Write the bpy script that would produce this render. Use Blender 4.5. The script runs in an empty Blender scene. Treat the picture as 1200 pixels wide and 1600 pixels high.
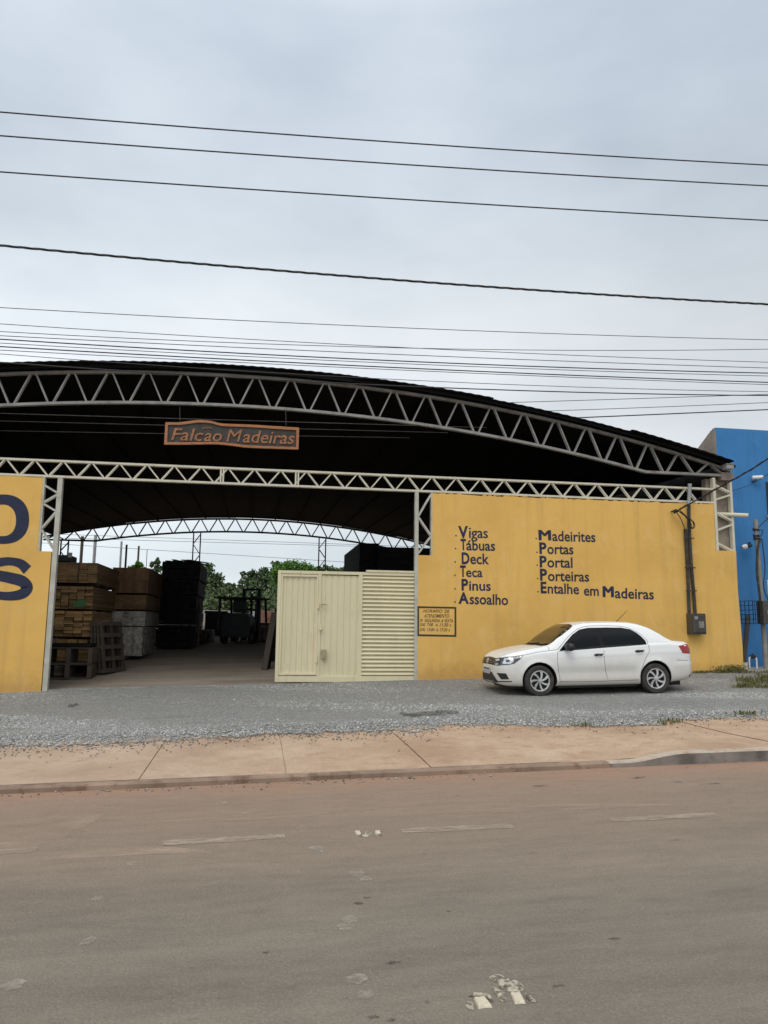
import bpy, bmesh, math, random
import numpy as np
from mathutils import Vector, Matrix
from mathutils.bvhtree import BVHTree

R = math.radians
random.seed(7)
rng = np.random.default_rng(11)
S = bpy.context.scene
COL = S.collection

# ------------------------------------------------------------------ camera
CAM_H = 1.62
YAW, PITCH, ROLL = R(9.2), R(8.48), R(0.65)
_f = Vector((math.sin(YAW) * math.cos(PITCH), math.cos(YAW) * math.cos(PITCH), math.sin(PITCH)))
_r0 = Vector((math.cos(YAW), -math.sin(YAW), 0))
_u0 = _r0.cross(_f)
_r = math.cos(ROLL) * _r0 + math.sin(ROLL) * _u0
_u = -math.sin(ROLL) * _r0 + math.cos(ROLL) * _u0
CAMP = Vector((0, 0, CAM_H))
cd = bpy.data.cameras.new('camera')
cam = bpy.data.objects.new('camera', cd)
COL.objects.link(cam)
cam.matrix_world = Matrix(((_r.x, _u.x, -_f.x, 0), (_r.y, _u.y, -_f.y, 0), (_r.z, _u.z, -_f.z, CAM_H), (0, 0, 0, 1)))
cd.sensor_fit = 'VERTICAL'
cd.sensor_height = 24
cd.sensor_width = 18
cd.lens = 18.0
cd.clip_start = 0.05
cd.clip_end = 2000
S.camera = cam

# ------------------------------------------------------------------ light
SUN_EL, SUN_AZ = R(52), R(205)           # azimuth clockwise from +Y: behind the camera, a little to the left
w = bpy.data.worlds.new('World')
S.world = w
w.use_nodes = True
nt = w.node_tree
nt.nodes.clear()


def nd(nt, typ, **kw):
    n = nt.nodes.new(typ)
    for k, v in kw.items():
        if k.startswith('i_'):
            n.inputs[k[2:].replace('_', ' ')].default_value = v
        elif k.startswith('n_'):
            n.inputs[int(k[2:])].default_value = v
        else:
            setattr(n, k, v)
    return n


def ramp(nt, fac, stops, interp='LINEAR'):
    n = nt.nodes.new('ShaderNodeValToRGB')
    cr = n.color_ramp
    cr.interpolation = interp
    while len(cr.elements) > 1:
        cr.elements.remove(cr.elements[-1])
    for i, (p, c) in enumerate(stops):
        if isinstance(c, (int, float)):
            c = (c, c, c)
        e = cr.elements[0] if i == 0 else cr.elements.new(p)
        e.position = p
        e.color = (c[0], c[1], c[2], 1)
    nt.links.new(fac, n.inputs[0])
    return n.outputs[0]


def mix(nt, fac, a, b, mode='MIX'):
    n = nt.nodes.new('ShaderNodeMix')
    n.data_type = 'RGBA'
    n.blend_type = mode
    n.clamp_factor = True
    for s, v in ((0, fac), (6, a), (7, b)):
        if hasattr(v, 'links') or isinstance(v, bpy.types.NodeSocket):
            nt.links.new(v, n.inputs[s])
        elif s == 0:
            n.inputs[s].default_value = v
        else:
            n.inputs[s].default_value = (v[0], v[1], v[2], 1) if not isinstance(v, (int, float)) else (v, v, v, 1)
    return n.outputs[2]


def mth(nt, op, a, b=None, c=None):
    n = nt.nodes.new('ShaderNodeMath')
    n.operation = op
    for i, v in enumerate((a, b, c)):
        if v is None:
            continue
        if isinstance(v, bpy.types.NodeSocket):
            nt.links.new(v, n.inputs[i])
        else:
            n.inputs[i].default_value = v
    return n.outputs[0]


tc = nd(nt, 'ShaderNodeTexCoord')
sep = nd(nt, 'ShaderNodeSeparateXYZ')
nt.links.new(tc.outputs['Generated'], sep.inputs[0])
mp = nd(nt, 'ShaderNodeMapping')
mp.inputs['Scale'].default_value = (1.0, 1.0, 2.2)
mp.inputs['Location'].default_value = (0.35, 0.1, 0.4)
nt.links.new(tc.outputs['Generated'], mp.inputs[0])
nz = nd(nt, 'ShaderNodeTexNoise', i_Scale=2.3, i_Detail=5.0, i_Roughness=0.5)
nt.links.new(mp.outputs[0], nz.inputs['Vector'])
el = ramp(nt, sep.outputs[2], [(0.0, (6.3, 7.0, 7.4)), (0.2, (7.9, 8.25, 8.45)), (0.33, (7.5, 7.9, 8.2)), (0.45, (6.2, 6.75, 7.25)), (0.55, (5.75, 6.35, 7.05)),
                               (0.66, (5.75, 6.4, 7.15)), (0.8, (11.0, 11.3, 11.8)), (1.0, (13.5, 13.6, 13.8))])

# ramps clamp to display colours: scale them instead
for n in nt.nodes:
    if n.type == 'VALTORGB':
        for e in n.color_ramp.elements:
            e.color = (e.color[0] / 16, e.color[1] / 16, e.color[2] / 16, 1)
el = mix(nt, 1.0, el, (16, 16, 16), 'MULTIPLY')
cl = ramp(nt, nz.outputs[0], [(0.32, (0.76, 0.785, 0.81)), (0.5, (0.925, 0.935, 0.945)), (0.66, (1.06, 1.055, 1.045))])
el = mix(nt, 1.0, el, cl, 'MULTIPLY')
# the left of the view is a thinner, brighter bank of cloud
kz = ramp(nt, sep.outputs[2], [(0.36, 1.0), (0.56, 0.15)])
side = mth(nt, 'MULTIPLY_ADD', mth(nt, 'MULTIPLY', sep.outputs[0], kz), -0.36, 1.03)
sidec = nd(nt, 'ShaderNodeCombineXYZ')
for i in range(3):
    nt.links.new(side, sidec.inputs[i])
el = mix(nt, 1.0, el, sidec.outputs[0], 'MULTIPLY')
sky = nd(nt, 'ShaderNodeTexSky', sky_type='NISHITA', sun_disc=False, sun_elevation=SUN_EL, sun_rotation=SUN_AZ)
skyc = mix(nt, 0.93, sky.outputs[0], el)
bg = nd(nt, 'ShaderNodeBackground', i_Strength=0.118)
nt.links.new(skyc, bg.inputs[0])
out = nd(nt, 'ShaderNodeOutputWorld')
nt.links.new(bg.outputs[0], out.inputs[0])

sl = bpy.data.lights.new('sun', 'SUN')
sl.energy = 1.1
sl.angle = R(35)
sl.color = (1.0, 0.96, 0.9)
sun = bpy.data.objects.new('sun', sl)
COL.objects.link(sun)
sd = Vector((math.sin(SUN_AZ) * math.cos(SUN_EL), math.cos(SUN_AZ) * math.cos(SUN_EL), math.sin(SUN_EL)))
sun.rotation_euler = (-sd).to_track_quat('-Z', 'Y').to_euler()

S.view_settings.view_transform = 'Standard'
S.view_settings.look = 'None'
S.view_settings.exposure = 0.0
S.view_settings.gamma = 1.0
S.render.engine = 'CYCLES'
S.cycles.max_bounces = 6
S.cycles.diffuse_bounces = 3


# ------------------------------------------------------------------ layout helpers
def ray(px, py):
    return _f + _r * ((px - 600) / 1200) - _u * ((py - 800) / 1200)


def wp(px, py, Y):
    """where the sight line of a photo pixel meets the upright plane y = Y"""
    d = ray(px, py)
    return CAMP + d * (Y / d.y)


YW = 17.66          # plane of the yellow front wall
YK = 8.38           # kerb line


def lerp(a, b, t):
    return a + (b - a) * t


def ss(a, b, x):
    t = min(1, max(0, (x - a) / (b - a)))
    return t * t * (3 - 2 * t)


KX = 4.15


def kerb_h(x):
    return 0.06 + 0.075 * ss(KX, KX + 0.75, x)


def zg(x, y):
    x = max(-45, min(45, x))
    if y <= YK:
        return 0.022 * x
    k = [(YK, kerb_h(x)), (YK + 1.6, 0.10), (11.4, 0.115), (14.8, 0.118), (YW, 0.285), (18.3, 0.305), (22, 0.49), (100, 4.2), (400, 5.0)]
    s = 0.022 + 0.005 * min(1, (y - YK) / (YW - YK))
    if y > YW:
        s = lerp(0.027, 0.012, ss(YW, 24, y))
    for (a, za), (b, zb) in zip(k, k[1:]):
        if y <= b:
            return s * x + lerp(za, zb, (y - a) / (b - a))
    return s * x + k[-1][1]


def gp(px, py, dz=0.0):
    """where the sight line of a photo pixel meets the ground"""
    d = ray(px, py)
    t = 1.0
    step = 0.05
    while t < 300:
        p = CAMP + d * t
        if p.z < zg(p.x, p.y) + dz:
            break
        t += step
    a, b = t - step, t
    for _ in range(20):
        m = (a + b) / 2
        p = CAMP + d * m
        if p.z < zg(p.x, p.y) + dz:
            b = m
        else:
            a = m
    return CAMP + d * b


# ------------------------------------------------------------------ mesh helpers
ORG = {}


class MB:
    def __init__(self):
        self.v, self.f, self.mi = [], [], []

    def add(self, vs, fs, mi=0):
        o = len(self.v)
        self.v += [Vector(p) for p in vs]
        self.f += [[o + i for i in f] for f in fs]
        self.mi += [mi] * len(fs)
        return self

    def obox(self, c, ax, ay, az, mi=0):
        c, ax, ay, az = Vector(c), Vector(ax), Vector(ay), Vector(az)
        vs = [c + ax * sx + ay * sy + az * sz for sz in (-1, 1) for sy in (-1, 1) for sx in (-1, 1)]
        return self.add(vs, [(0, 2, 3, 1), (4, 5, 7, 6), (0, 1, 5, 4), (2, 6, 7, 3), (0, 4, 6, 2), (1, 3, 7, 5)], mi)

    def box(self, a, b, mi=0):
        a, b = Vector(a), Vector(b)
        c, h = (a + b) / 2, (b - a) / 2
        return self.obox(c, (h.x, 0, 0), (0, h.y, 0), (0, 0, h.z), mi)

    def bar(self, p, q, w, d, up=(0, -1, 0), mi=0):
        """box from p to q; d measured along up, w across"""
        p, q = Vector(p), Vector(q)
        x = (q - p)
        L = x.length
        x = x.normalized()
        u = Vector(up)
        u = (u - x * u.dot(x)).normalized()
        s = x.cross(u)
        return self.obox((p + q) / 2, x * (L / 2), s * (w / 2), u * (d / 2), mi)

    def tube(self, pts, r, n=8, caps=True, mi=0):
        pts = [Vector(p) for p in pts]
        rr = r if isinstance(r, (list, tuple)) else [r] * len(pts)
        vs, fs = [], []
        t0 = (pts[1] - pts[0]).normalized()
        ref = Vector((0, 0, 1)) if abs(t0.z) < 0.9 else Vector((1, 0, 0))
        for i, p in enumerate(pts):
            t = (pts[min(i + 1, len(pts) - 1)] - pts[max(i - 1, 0)]).normalized()
            a = t.cross(ref).normalized()
            b = a.cross(t)
            for k in range(n):
                an = 2 * math.pi * k / n
                vs.append(p + (a * math.cos(an) + b * math.sin(an)) * rr[i])
        for i in range(len(pts) - 1):
            for k in range(n):
                k2 = (k + 1) % n
                fs.append((i * n + k, i * n + k2, (i + 1) * n + k2, (i + 1) * n + k))
        if caps:
            fs.append(list(range(n))[::-1])
            fs.append([(len(pts) - 1) * n + k for k in range(n)])
        return self.add(vs, fs, mi)

    def lathe(self, prof, c, ax, n=24, mi=0, closed=False):
        """prof: (radius, distance along ax)"""
        c, ax = Vector(c), Vector(ax).normalized()
        ref = Vector((0, 0, 1)) if abs(ax.z) < 0.9 else Vector((1, 0, 0))
        a = ax.cross(ref).normalized()
        b = ax.cross(a)
        vs, fs = [], []
        for (r, h) in prof:
            for k in range(n):
                an = 2 * math.pi * k / n
                vs.append(c + ax * h + (a * math.cos(an) + b * math.sin(an)) * r)
        m = len(prof)
        for i in range(m if closed else m - 1):
            j = (i + 1) % m
            for k in range(n):
                k2 = (k + 1) % n
                fs.append((i * n + k, i * n + k2, j * n + k2, j * n + k))
        return self.add(vs, fs, mi)

    def prism(self, poly, fn, d0, d1, mi=0):
        """poly in 2D; fn(u, v, d) -> point"""
        n = len(poly)
        vs = [fn(u, v, d0) for u, v in poly] + [fn(u, v, d1) for u, v in poly]
        fs = [list(range(n)), list(range(2 * n - 1, n - 1, -1))]
        fs += [(i, n + i, n + (i + 1) % n, (i + 1) % n) for i in range(n)]
        return self.add(vs, fs, mi)

    def ring(self, outer, inner, fn, d0, d1, mi=0):
        n = len(outer)
        vs = [fn(u, v, d) for d in (d0, d1) for ring in (outer, inner) for u, v in ring]
        fs = []
        for i in range(n):
            j = (i + 1) % n
            o0, i0, o1, i1 = i, n + i, 2 * n + i, 3 * n + i
            O0, I0, O1, I1 = j, n + j, 2 * n + j, 3 * n + j
            fs += [(o0, O0, I0, i0), (o1, i1, I1, O1), (o0, o1, O1, O0), (i0, I0, I1, i1)]
        return self.add(vs, fs, mi)

    def grid(self, P, closed_u=False, mi=0):
        nu, nv = len(P), len(P[0])
        vs = [p for row in P for p in row]
        fs = [(i * nv + j, i * nv + j + 1, (i + 1) * nv + j + 1, (i + 1) * nv + j) for i in range(nu - 1) for j in range(nv - 1)]
        return self.add(vs, fs, mi)

    def build(self, name, m, parent=None, smooth=False, bevel=0.0, local=False, recalc=True, org=None, label=None, merge=False):
        o = org
        if o is None:
            o = ORG.get(parent, Vector((0, 0, 0))) if parent is not None else Vector((0, 0, 0))
        if local:
            o = Vector((0, 0, 0))
        me = bpy.data.meshes.new(name)
        me.from_pydata([tuple(p - o) for p in self.v], [], self.f)
        mats = m if isinstance(m, (list, tuple)) else [m]
        for x in mats:
            me.materials.append(x)
        if len(mats) > 1:
            me.polygons.foreach_set('material_index', self.mi)
        if recalc or bevel or merge:
            bm = bmesh.new()
            bm.from_mesh(me)
            if merge:
                bmesh.ops.remove_doubles(bm, verts=bm.verts, dist=1e-4)
            if recalc:
                bmesh.ops.recalc_face_normals(bm, faces=bm.faces)
            if bevel:
                es = [e for e in bm.edges if len(e.link_faces) == 2 and e.calc_face_angle(0) > R(35)]
                bmesh.ops.bevel(bm, geom=es, offset=bevel, segments=2, profile=0.6, affect='EDGES', clamp_overlap=True)
            bm.to_mesh(me)
            bm.free()
        if smooth:
            me.polygons.foreach_set('use_smooth', [True] * len(me.polygons))
            try:
                me.set_sharp_from_angle(angle=R(38))
            except Exception:
                pass
        ob = bpy.data.objects.new(name, me)
        COL.objects.link(ob)
        if parent is not None:
            ob.parent = parent
            ORG[ob] = o
        else:
            ob.location = o
            ORG[ob] = o
        if label:
            ob['label'] = label
        return ob


def tag(o, label=None, cat=None, group=None, kind=None):
    if label:
        o['label'] = label
    if cat:
        o['category'] = cat
    if group:
        o['group'] = group
    if kind:
        o['kind'] = kind
    return o


def thing(name, label, cat, loc=(0, 0, 0), group=None, rot=(0, 0, 0)):
    o = bpy.data.objects.new(name, None)
    COL.objects.link(o)
    o.empty_display_size = 0.2
    o.location = loc
    o.rotation_euler = rot
    ORG[o] = Vector(loc)
    return tag(o, label, cat, group)


def solo(name, mb, m, label, cat, loc=None, group=None, **kw):
    """a thing that is one mesh, its origin at its base"""
    if loc is None:
        xs = [p.x for p in mb.v]
        ys = [p.y for p in mb.v]
        loc = ((min(xs) + max(xs)) / 2, (min(ys) + max(ys)) / 2, min(p.z for p in mb.v))
    o = mb.build(name, m, None, org=Vector(loc), **kw)
    return tag(o, label, cat, group)


def copy_tree(o, parent=None):
    c = o.copy()
    COL.objects.link(c)
    if parent is not None:
        c.parent = parent
    for ch in list(o.children):
        copy_tree(ch, c)
    return c


def smooth_closed(pts, k=6):
    n = len(pts)
    res = []
    for i in range(n):
        p0, p1, p2, p3 = [Vector(pts[(i + d) % n]) for d in (-1, 0, 1, 2)]
        for j in range(k):
            t = j / k
            res.append(0.5 * ((2 * p1) + (p2 - p0) * t + (2 * p0 - 5 * p1 + 4 * p2 - p3) * t * t + (3 * p1 - p0 - 3 * p2 + p3) * t ** 3))
    return res


def smooth_open(pts, k=6):
    pts = [Vector(p) for p in pts]
    e = [pts[0] * 2 - pts[1]] + pts + [pts[-1] * 2 - pts[-2]]
    res = []
    for i in range(len(pts) - 1):
        p0, p1, p2, p3 = e[i:i + 4]
        for j in range(k):
            t = j / k
            res.append(0.5 * ((2 * p1) + (p2 - p0) * t + (2 * p0 - 5 * p1 + 4 * p2 - p3) * t * t + (3 * p1 - p0 - 3 * p2 + p3) * t ** 3))
    res.append(pts[-1])
    return res


# ------------------------------------------------------------------ materials
def new_mat(name):
    m = bpy.data.materials.new(name)
    m.use_nodes = True
    return m, m.node_tree, m.node_tree.nodes['Principled BSDF']


def coords(nt, scale=(1, 1, 1), kind='Object'):
    t = nd(nt, 'ShaderNodeTexCoord')
    mpn = nd(nt, 'ShaderNodeMapping')
    mpn.inputs['Scale'].default_value = scale
    nt.links.new(t.outputs[kind], mpn.inputs[0])
    return mpn.outputs[0]


def noise(nt, vec, scale, detail=4.0, rough=0.55, dist=0.0):
    n = nd(nt, 'ShaderNodeTexNoise', i_Scale=scale, i_Detail=detail, i_Roughness=rough, i_Distortion=dist)
    nt.links.new(vec, n.inputs['Vector'])
    return n.outputs[0]


def bump(nt, bsdf, h, strength=0.3, dist=0.01):
    b = nd(nt, 'ShaderNodeBump', i_Strength=strength, i_Distance=dist)
    nt.links.new(h, b.inputs['Height'])
    nt.links.new(b.outputs[0], bsdf.inputs['Normal'])


def M(name, col, rough=0.7, metal=0.0, var=0.15, scale=2.0, bscale=0, bst=0.2, bdist=0.004, dirt=None, dscale=1.0, dlo=0.5, dhi=0.7,
      stretch=(1, 1, 1), island=0.0, spec=0.5, coat=0.0, rvar=0.0):
    m, nt, b = new_mat(name)
    v = coords(nt, stretch)
    n1 = noise(nt, v, scale)
    lo = tuple(c * (1 - var) for c in col)
    hi = tuple(min(1, c * (1 + var)) for c in col)
    c = ramp(nt, n1, [(0.3, lo), (0.7, hi)])
    if dirt:
        n2 = noise(nt, v, dscale, 6.0, 0.65)
        c = mix(nt, ramp(nt, n2, [(dlo, 0.0), (dhi, 1.0)]), c, dirt)
    if island:
        g = nd(nt, 'ShaderNodeNewGeometry')
        k = mth(nt, 'MULTIPLY_ADD', g.outputs['Random Per Island'], 2 * island, 1 - island)
        cc = nd(nt, 'ShaderNodeCombineXYZ')
        for i in range(3):
            nt.links.new(k, cc.inputs[i])
        c = mix(nt, 1.0, c, cc.outputs[0], 'MULTIPLY')
    nt.links.new(c, b.inputs['Base Color'])
    b.inputs['Roughness'].default_value = rough
    b.inputs['Metallic'].default_value = metal
    b.inputs['Specular IOR Level'].default_value = spec
    b.inputs['Coat Weight'].default_value = coat
    if rvar:
        rr = mth(nt, 'MULTIPLY_ADD', n1, rvar, rough - rvar / 2)
        nt.links.new(rr, b.inputs['Roughness'])
    if bscale:
        bump(nt, b, noise(nt, v, bscale, 5.0, 0.6), bst, bdist)
    return m


def wall_paint(name, col, stain, patch):
    """old masonry paint on rough render: roller blotches, rain streaks from the top, splashed dirt at the foot"""
    m, nt, b = new_mat(name)
    v = coords(nt)
    big = noise(nt, v, 0.55, 5.0, 0.6)
    c = ramp(nt, big, [(0.28, tuple(x * 0.86 for x in col)), (0.5, col), (0.75, tuple(min(1, x * 1.10) for x in col))])
    pv = coords(nt, (1, 1, 0.7))
    pn = noise(nt, pv, 2.3, 7.0, 0.7, 0.6)
    c = mix(nt, ramp(nt, pn, [(0.52, 0.0), (0.68, 0.75)]), c, patch)
    sv = coords(nt, (5.5, 5.5, 0.25))
    sn = noise(nt, sv, 1.0, 5.0, 0.6)
    c = mix(nt, ramp(nt, sn, [(0.52, 0.0), (0.78, 0.5)]), c, stain)
    s = nd(nt, 'ShaderNodeSeparateXYZ')
    nt.links.new(coords(nt), s.inputs[0])
    fn = noise(nt, coords(nt, (1, 1, 1)), 5.0, 6.0, 0.7)
    foot = mth(nt, 'ADD', s.outputs[2], mth(nt, 'MULTIPLY', fn, -0.75))
    fr = ramp(nt, mth(nt, 'MULTIPLY_ADD', foot, 1.2, 0.5), [(0.2, 0.5), (0.62, 0.0)])
    c = mix(nt, fr, c, (stain[0] * 0.8, stain[1] * 0.72, stain[2] * 0.8))
    nt.links.new(c, b.inputs['Base Color'])
    b.inputs['Roughness'].default_value = 0.85
    b.inputs['Specular IOR Level'].default_value = 0.25
    h1 = noise(nt, v, 55, 5.0, 0.6)
    h2 = noise(nt, v, 2.6, 3.0, 0.5)
    h = mth(nt, 'ADD', h1, mth(nt, 'MULTIPLY', h2, 3.0))
    bump(nt, b, h, 0.35, 0.012)
    return m


MAT = {}
MAT['yellow'] = wall_paint('yellow_masonry_paint', (0.745, 0.452, 0.122), (0.54, 0.325, 0.11), (0.77, 0.50, 0.18))
MAT['blue'] = wall_paint('blue_masonry_paint', (0.054, 0.212, 0.475), (0.05, 0.15, 0.30), (0.062, 0.24, 0.53))
MAT['plaster'] = M('raw_plaster', (0.30, 0.25, 0.20), 0.9, var=0.3, scale=1.5, bscale=30, bst=0.4, dirt=(0.16, 0.13, 0.11), dscale=3)
MAT['navy'] = M('navy_letter_paint', (0.014, 0.019, 0.05), 0.75, var=0.25, scale=9, bscale=60, bst=0.2)
MAT['boxline'] = M('dark_olive_border_paint', (0.035, 0.035, 0.028), 0.75, var=0.25, scale=9)
MAT['cream'] = M('cream_steel_paint', (0.62, 0.58, 0.46), 0.55, var=0.10, scale=5, dirt=(0.35, 0.28, 0.18), dscale=7, dlo=0.6, dhi=0.8)
MAT['creamgrey'] = M('greyed_cream_paint', (0.47, 0.455, 0.39), 0.6, var=0.14, scale=4, dirt=(0.30, 0.25, 0.18), dscale=6, dlo=0.55, dhi=0.8)
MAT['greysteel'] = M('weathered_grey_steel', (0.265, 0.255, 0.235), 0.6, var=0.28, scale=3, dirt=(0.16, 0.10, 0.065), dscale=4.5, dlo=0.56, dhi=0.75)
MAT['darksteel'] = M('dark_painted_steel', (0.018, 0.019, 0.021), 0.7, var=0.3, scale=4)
MAT['roof'] = M('shade_black_roof_sheet', (0.0075, 0.0075, 0.0078), 0.85, var=0.3, scale=1.2, stretch=(1, 0.15, 1), spec=0.1, dirt=(0.013, 0.012, 0.0115), dscale=1.5)  # near-black base paints in the deep shade under the roof
MAT['gate'] = M('cream_gate_paint', (0.68, 0.605, 0.40), 0.5, var=0.05, scale=1.2, dirt=(0.52, 0.44, 0.28), dscale=2.4, dlo=0.55, dhi=0.85, stretch=(3, 3, 0.7))
MAT['gatedark'] = M('worn_lock_metal', (0.34, 0.28, 0.18), 0.5, var=0.25, scale=20)
MAT['pvc'] = M('cream_pvc', (0.60, 0.55, 0.40), 0.4, var=0.05)
MAT['whitepvc'] = M('white_pvc', (0.72, 0.74, 0.76), 0.35, var=0.05)
MAT['conduit'] = M('dark_grey_conduit', (0.032, 0.028, 0.025), 0.7, var=0.35, scale=8, dirt=(0.085, 0.07, 0.052), dscale=9)
MAT['meter'] = M('grimy_meter_housing', (0.06, 0.054, 0.044), 0.5, var=0.3, scale=7, dirt=(0.04, 0.035, 0.03), dscale=10)
MAT['meterglass'] = M('cloudy_meter_window', (0.20, 0.19, 0.16), 0.25, var=0.3, scale=12)
MAT['galv'] = M('galvanised_grey', (0.30, 0.30, 0.30), 0.5, var=0.2, scale=6)
MAT['concpost'] = M('concrete_post', (0.27, 0.255, 0.22), 0.85, var=0.25, scale=4, bscale=40)
MAT['wire'] = M('black_cable_sheath', (0.014, 0.014, 0.016), 0.6, var=0.2)
MAT['lineblack'] = M('weathered_line_sheath', (0.03, 0.032, 0.036), 0.6, var=0.2)
MAT['wiregrey'] = M('weathered_grey_cable', (0.05, 0.05, 0.052), 0.6, var=0.2)
MAT['woodsign'] = M('varnished_sign_edge', (0.37, 0.145, 0.05), 0.55, var=0.3, scale=6, stretch=(1, 6, 8), bscale=30)
MAT['woodletter'] = M('carved_letter_wood', (0.30, 0.125, 0.05), 0.6, var=0.35, scale=10)
MAT['signfield'] = M('charcoal_sign_field', (0.05, 0.046, 0.04), 0.8, var=0.3, scale=6, bscale=50)


def wood(name, col, isl=0.28, dark=(0.08, 0.05, 0.03)):
    m, nt, b = new_mat(name)
    g = nd(nt, 'ShaderNodeNewGeometry')
    v = coords(nt, (9, 0.8, 9))
    n = noise(nt, v, 2.0, 6.0, 0.65, 0.4)
    c = ramp(nt, n, [(0.3, tuple(x * 0.7 for x in col)), (0.7, tuple(x * 1.15 for x in col))])
    k = ramp(nt, g.outputs['Random Per Island'], [(0, 1 - isl), (0.5, 1.0), (1, 1 + isl * 0.6)])
    c = mix(nt, 1.0, c, k, 'MULTIPLY')
    c = mix(nt, ramp(nt, noise(nt, coords(nt), 2.5, 5.0), [(0.55, 0.0), (0.8, 0.55)]), c, dark)
    nt.links.new(c, b.inputs['Base Color'])
    b.inputs['Roughness'].default_value = 0.8
    b.inputs['Specular IOR Level'].default_value = 0.2
    return m


MAT['pine'] = wood('sawn_pine', (0.32, 0.195, 0.085))
MAT['brownwood'] = wood('sawn_brown_timber', (0.20, 0.125, 0.06))
MAT['redwood'] = wood('sawn_reddish_timber', (0.195, 0.112, 0.058))
MAT['greywood'] = wood('grey_weathered_timber', (0.085, 0.07, 0.056))
MAT['darkwood'] = wood('dark_stained_timber', (0.010, 0.0095, 0.009), 0.5, (0.012, 0.011, 0.01))
MAT['film'] = M('cloudy_wrap_film', (0.36, 0.33, 0.29), 0.25, var=0.3, scale=5, bscale=9, bst=0.8, bdist=0.03, dirt=(0.20, 0.15, 0.09), dscale=4)
MAT['strap'] = M('black_strap', (0.02, 0.02, 0.02), 0.5)
MAT['green'] = M('green_sheet', (0.03, 0.12, 0.03), 0.6)


# ------------------------------------------------------------------ ground materials
def ysep(nt):
    t = nd(nt, 'ShaderNodeTexCoord')
    s = nd(nt, 'ShaderNodeSeparateXYZ')
    nt.links.new(t.outputs['Object'], s.inputs[0])
    return s


def make_road_mat():
    m, nt, b = new_mat('dusty_asphalt')
    s = ysep(nt)
    v = coords(nt)
    long_ = coords(nt, (0.28, 1.1, 1))
    n_long = noise(nt, long_, 1.0, 6.0, 0.65)
    n_big = noise(nt, v, 0.5, 4.0, 0.55)
    n_fine = noise(nt, v, 90, 3.0, 0.7)
    n_mid = noise(nt, v, 7, 6.0, 0.7)
    c = ramp(nt, n_long, [(0.3, (0.150, 0.131, 0.104)), (0.5, (0.188, 0.163, 0.128)), (0.72, (0.226, 0.194, 0.152))])
    # tyre-polished strip, and dust drifting in towards the kerb
    d = mth(nt, 'MULTIPLY_ADD', n_long, 1.5, s.outputs[1])
    d = mth(nt, 'MULTIPLY_ADD', n_big, 0.8, d)
    dust = ramp(nt, mth(nt, 'MULTIPLY_ADD', d, 0.25, -1.33), [(0.0, 0.0), (0.3, 0.38), (0.62, 0.62), (0.95, 1.0)])
    c = mix(nt, dust, c, (0.27, 0.195, 0.142))
    red = ramp(nt, mth(nt, 'MULTIPLY_ADD', d, 0.7, -6.05), [(0.0, 0.0), (0.8, 0.85)])
    c = mix(nt, red, c, (0.33, 0.195, 0.125))
    c = mix(nt, ramp(nt, n_mid, [(0.6, 0.0), (0.78, 0.35)]), c, (0.10, 0.085, 0.07))
    c = mix(nt, 0.55, c, ramp(nt, n_fine, [(0.3, 0.62), (0.7, 1.3)]), 'MULTIPLY')
    vo = nd(nt, 'ShaderNodeTexVoronoi', i_Scale=48.0)
    nt.links.new(v, vo.inputs['Vector'])
    c = mix(nt, ramp(nt, vo.outputs['Distance'], [(0.12, 0.35), (0.3, 0.0)]), c, (0.30, 0.27, 0.23))
    cv = coords(nt, (1.0, 2.6, 1))
    spots = noise(nt, cv, 3.4, 3.0, 0.5)
    c = mix(nt, ramp(nt, spots, [(0.72, 0.0), (0.78, 0.4)]), c, (0.08, 0.07, 0.06))
    fs = noise(nt, coords(nt, (1.0, 3.4, 1)), 2.6, 7.0, 0.75)
    c = mix(nt, 0.8, c, ramp(nt, fs, [(0.3, 0.86), (0.5, 1.0), (0.7, 1.10)]), 'MULTIPLY')
    pz = noise(nt, coords(nt, (0.6, 1.3, 1)), 1.3, 5.0, 0.65, 0.5)
    c = mix(nt, ramp(nt, pz, [(0.56, 0.0), (0.72, 0.35)]), c, (0.27, 0.215, 0.165))
    nt.links.new(c, b.inputs['Base Color'])
    b.inputs['Roughness'].default_value = 0.9
    b.inputs['Specular IOR Level'].default_value = 0.2
    bump(nt, b, mth(nt, 'ADD', n_fine, vo.outputs['Distance']), 0.5, 0.006)
    return m


def make_pave_mat():
    m, nt, b = new_mat('red_dusted_concrete')
    v = coords(nt)
    n = noise(nt, v, 0.8, 6.0, 0.6)
    c = ramp(nt, n, [(0.28, (0.35, 0.233, 0.152)), (0.5, (0.462, 0.324, 0.220)), (0.72, (0.535, 0.405, 0.292))])
    n2 = noise(nt, v, 60, 4.0, 0.7)
    c = mix(nt, 0.8, c, ramp(nt, n2, [(0.3, 0.68), (0.7, 1.24)]), 'MULTIPLY')
    sp = noise(nt, v, 17, 5.0, 0.7)
    c = mix(nt, ramp(nt, sp, [(0.58, 0.0), (0.74, 0.55)]), c, (0.22, 0.15, 0.10))
    n3 = noise(nt, v, 4.0, 6.0, 0.7)
    c = mix(nt, ramp(nt, n3, [(0.48, 0.0), (0.70, 0.75)]), c, (0.33, 0.205, 0.13))
    s = ysep(nt)
    g = ramp(nt, mth(nt, 'MULTIPLY_ADD', s.outputs[0], 0.09, 0.42), [(0.05, 1.0), (0.6, 0.0)])
    c = mix(nt, mth(nt, 'MULTIPLY', g, 0.45), c, (0.40, 0.33, 0.26))
    nt.links.new(c, b.inputs['Base Color'])
    b.inputs['Roughness'].default_value = 0.9
    b.inputs['Specular IOR Level'].default_value = 0.2
    bump(nt, b, mth(nt, 'ADD', n2, mth(nt, 'MULTIPLY', n3, 2.0)), 0.4, 0.008)
    return m


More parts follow.
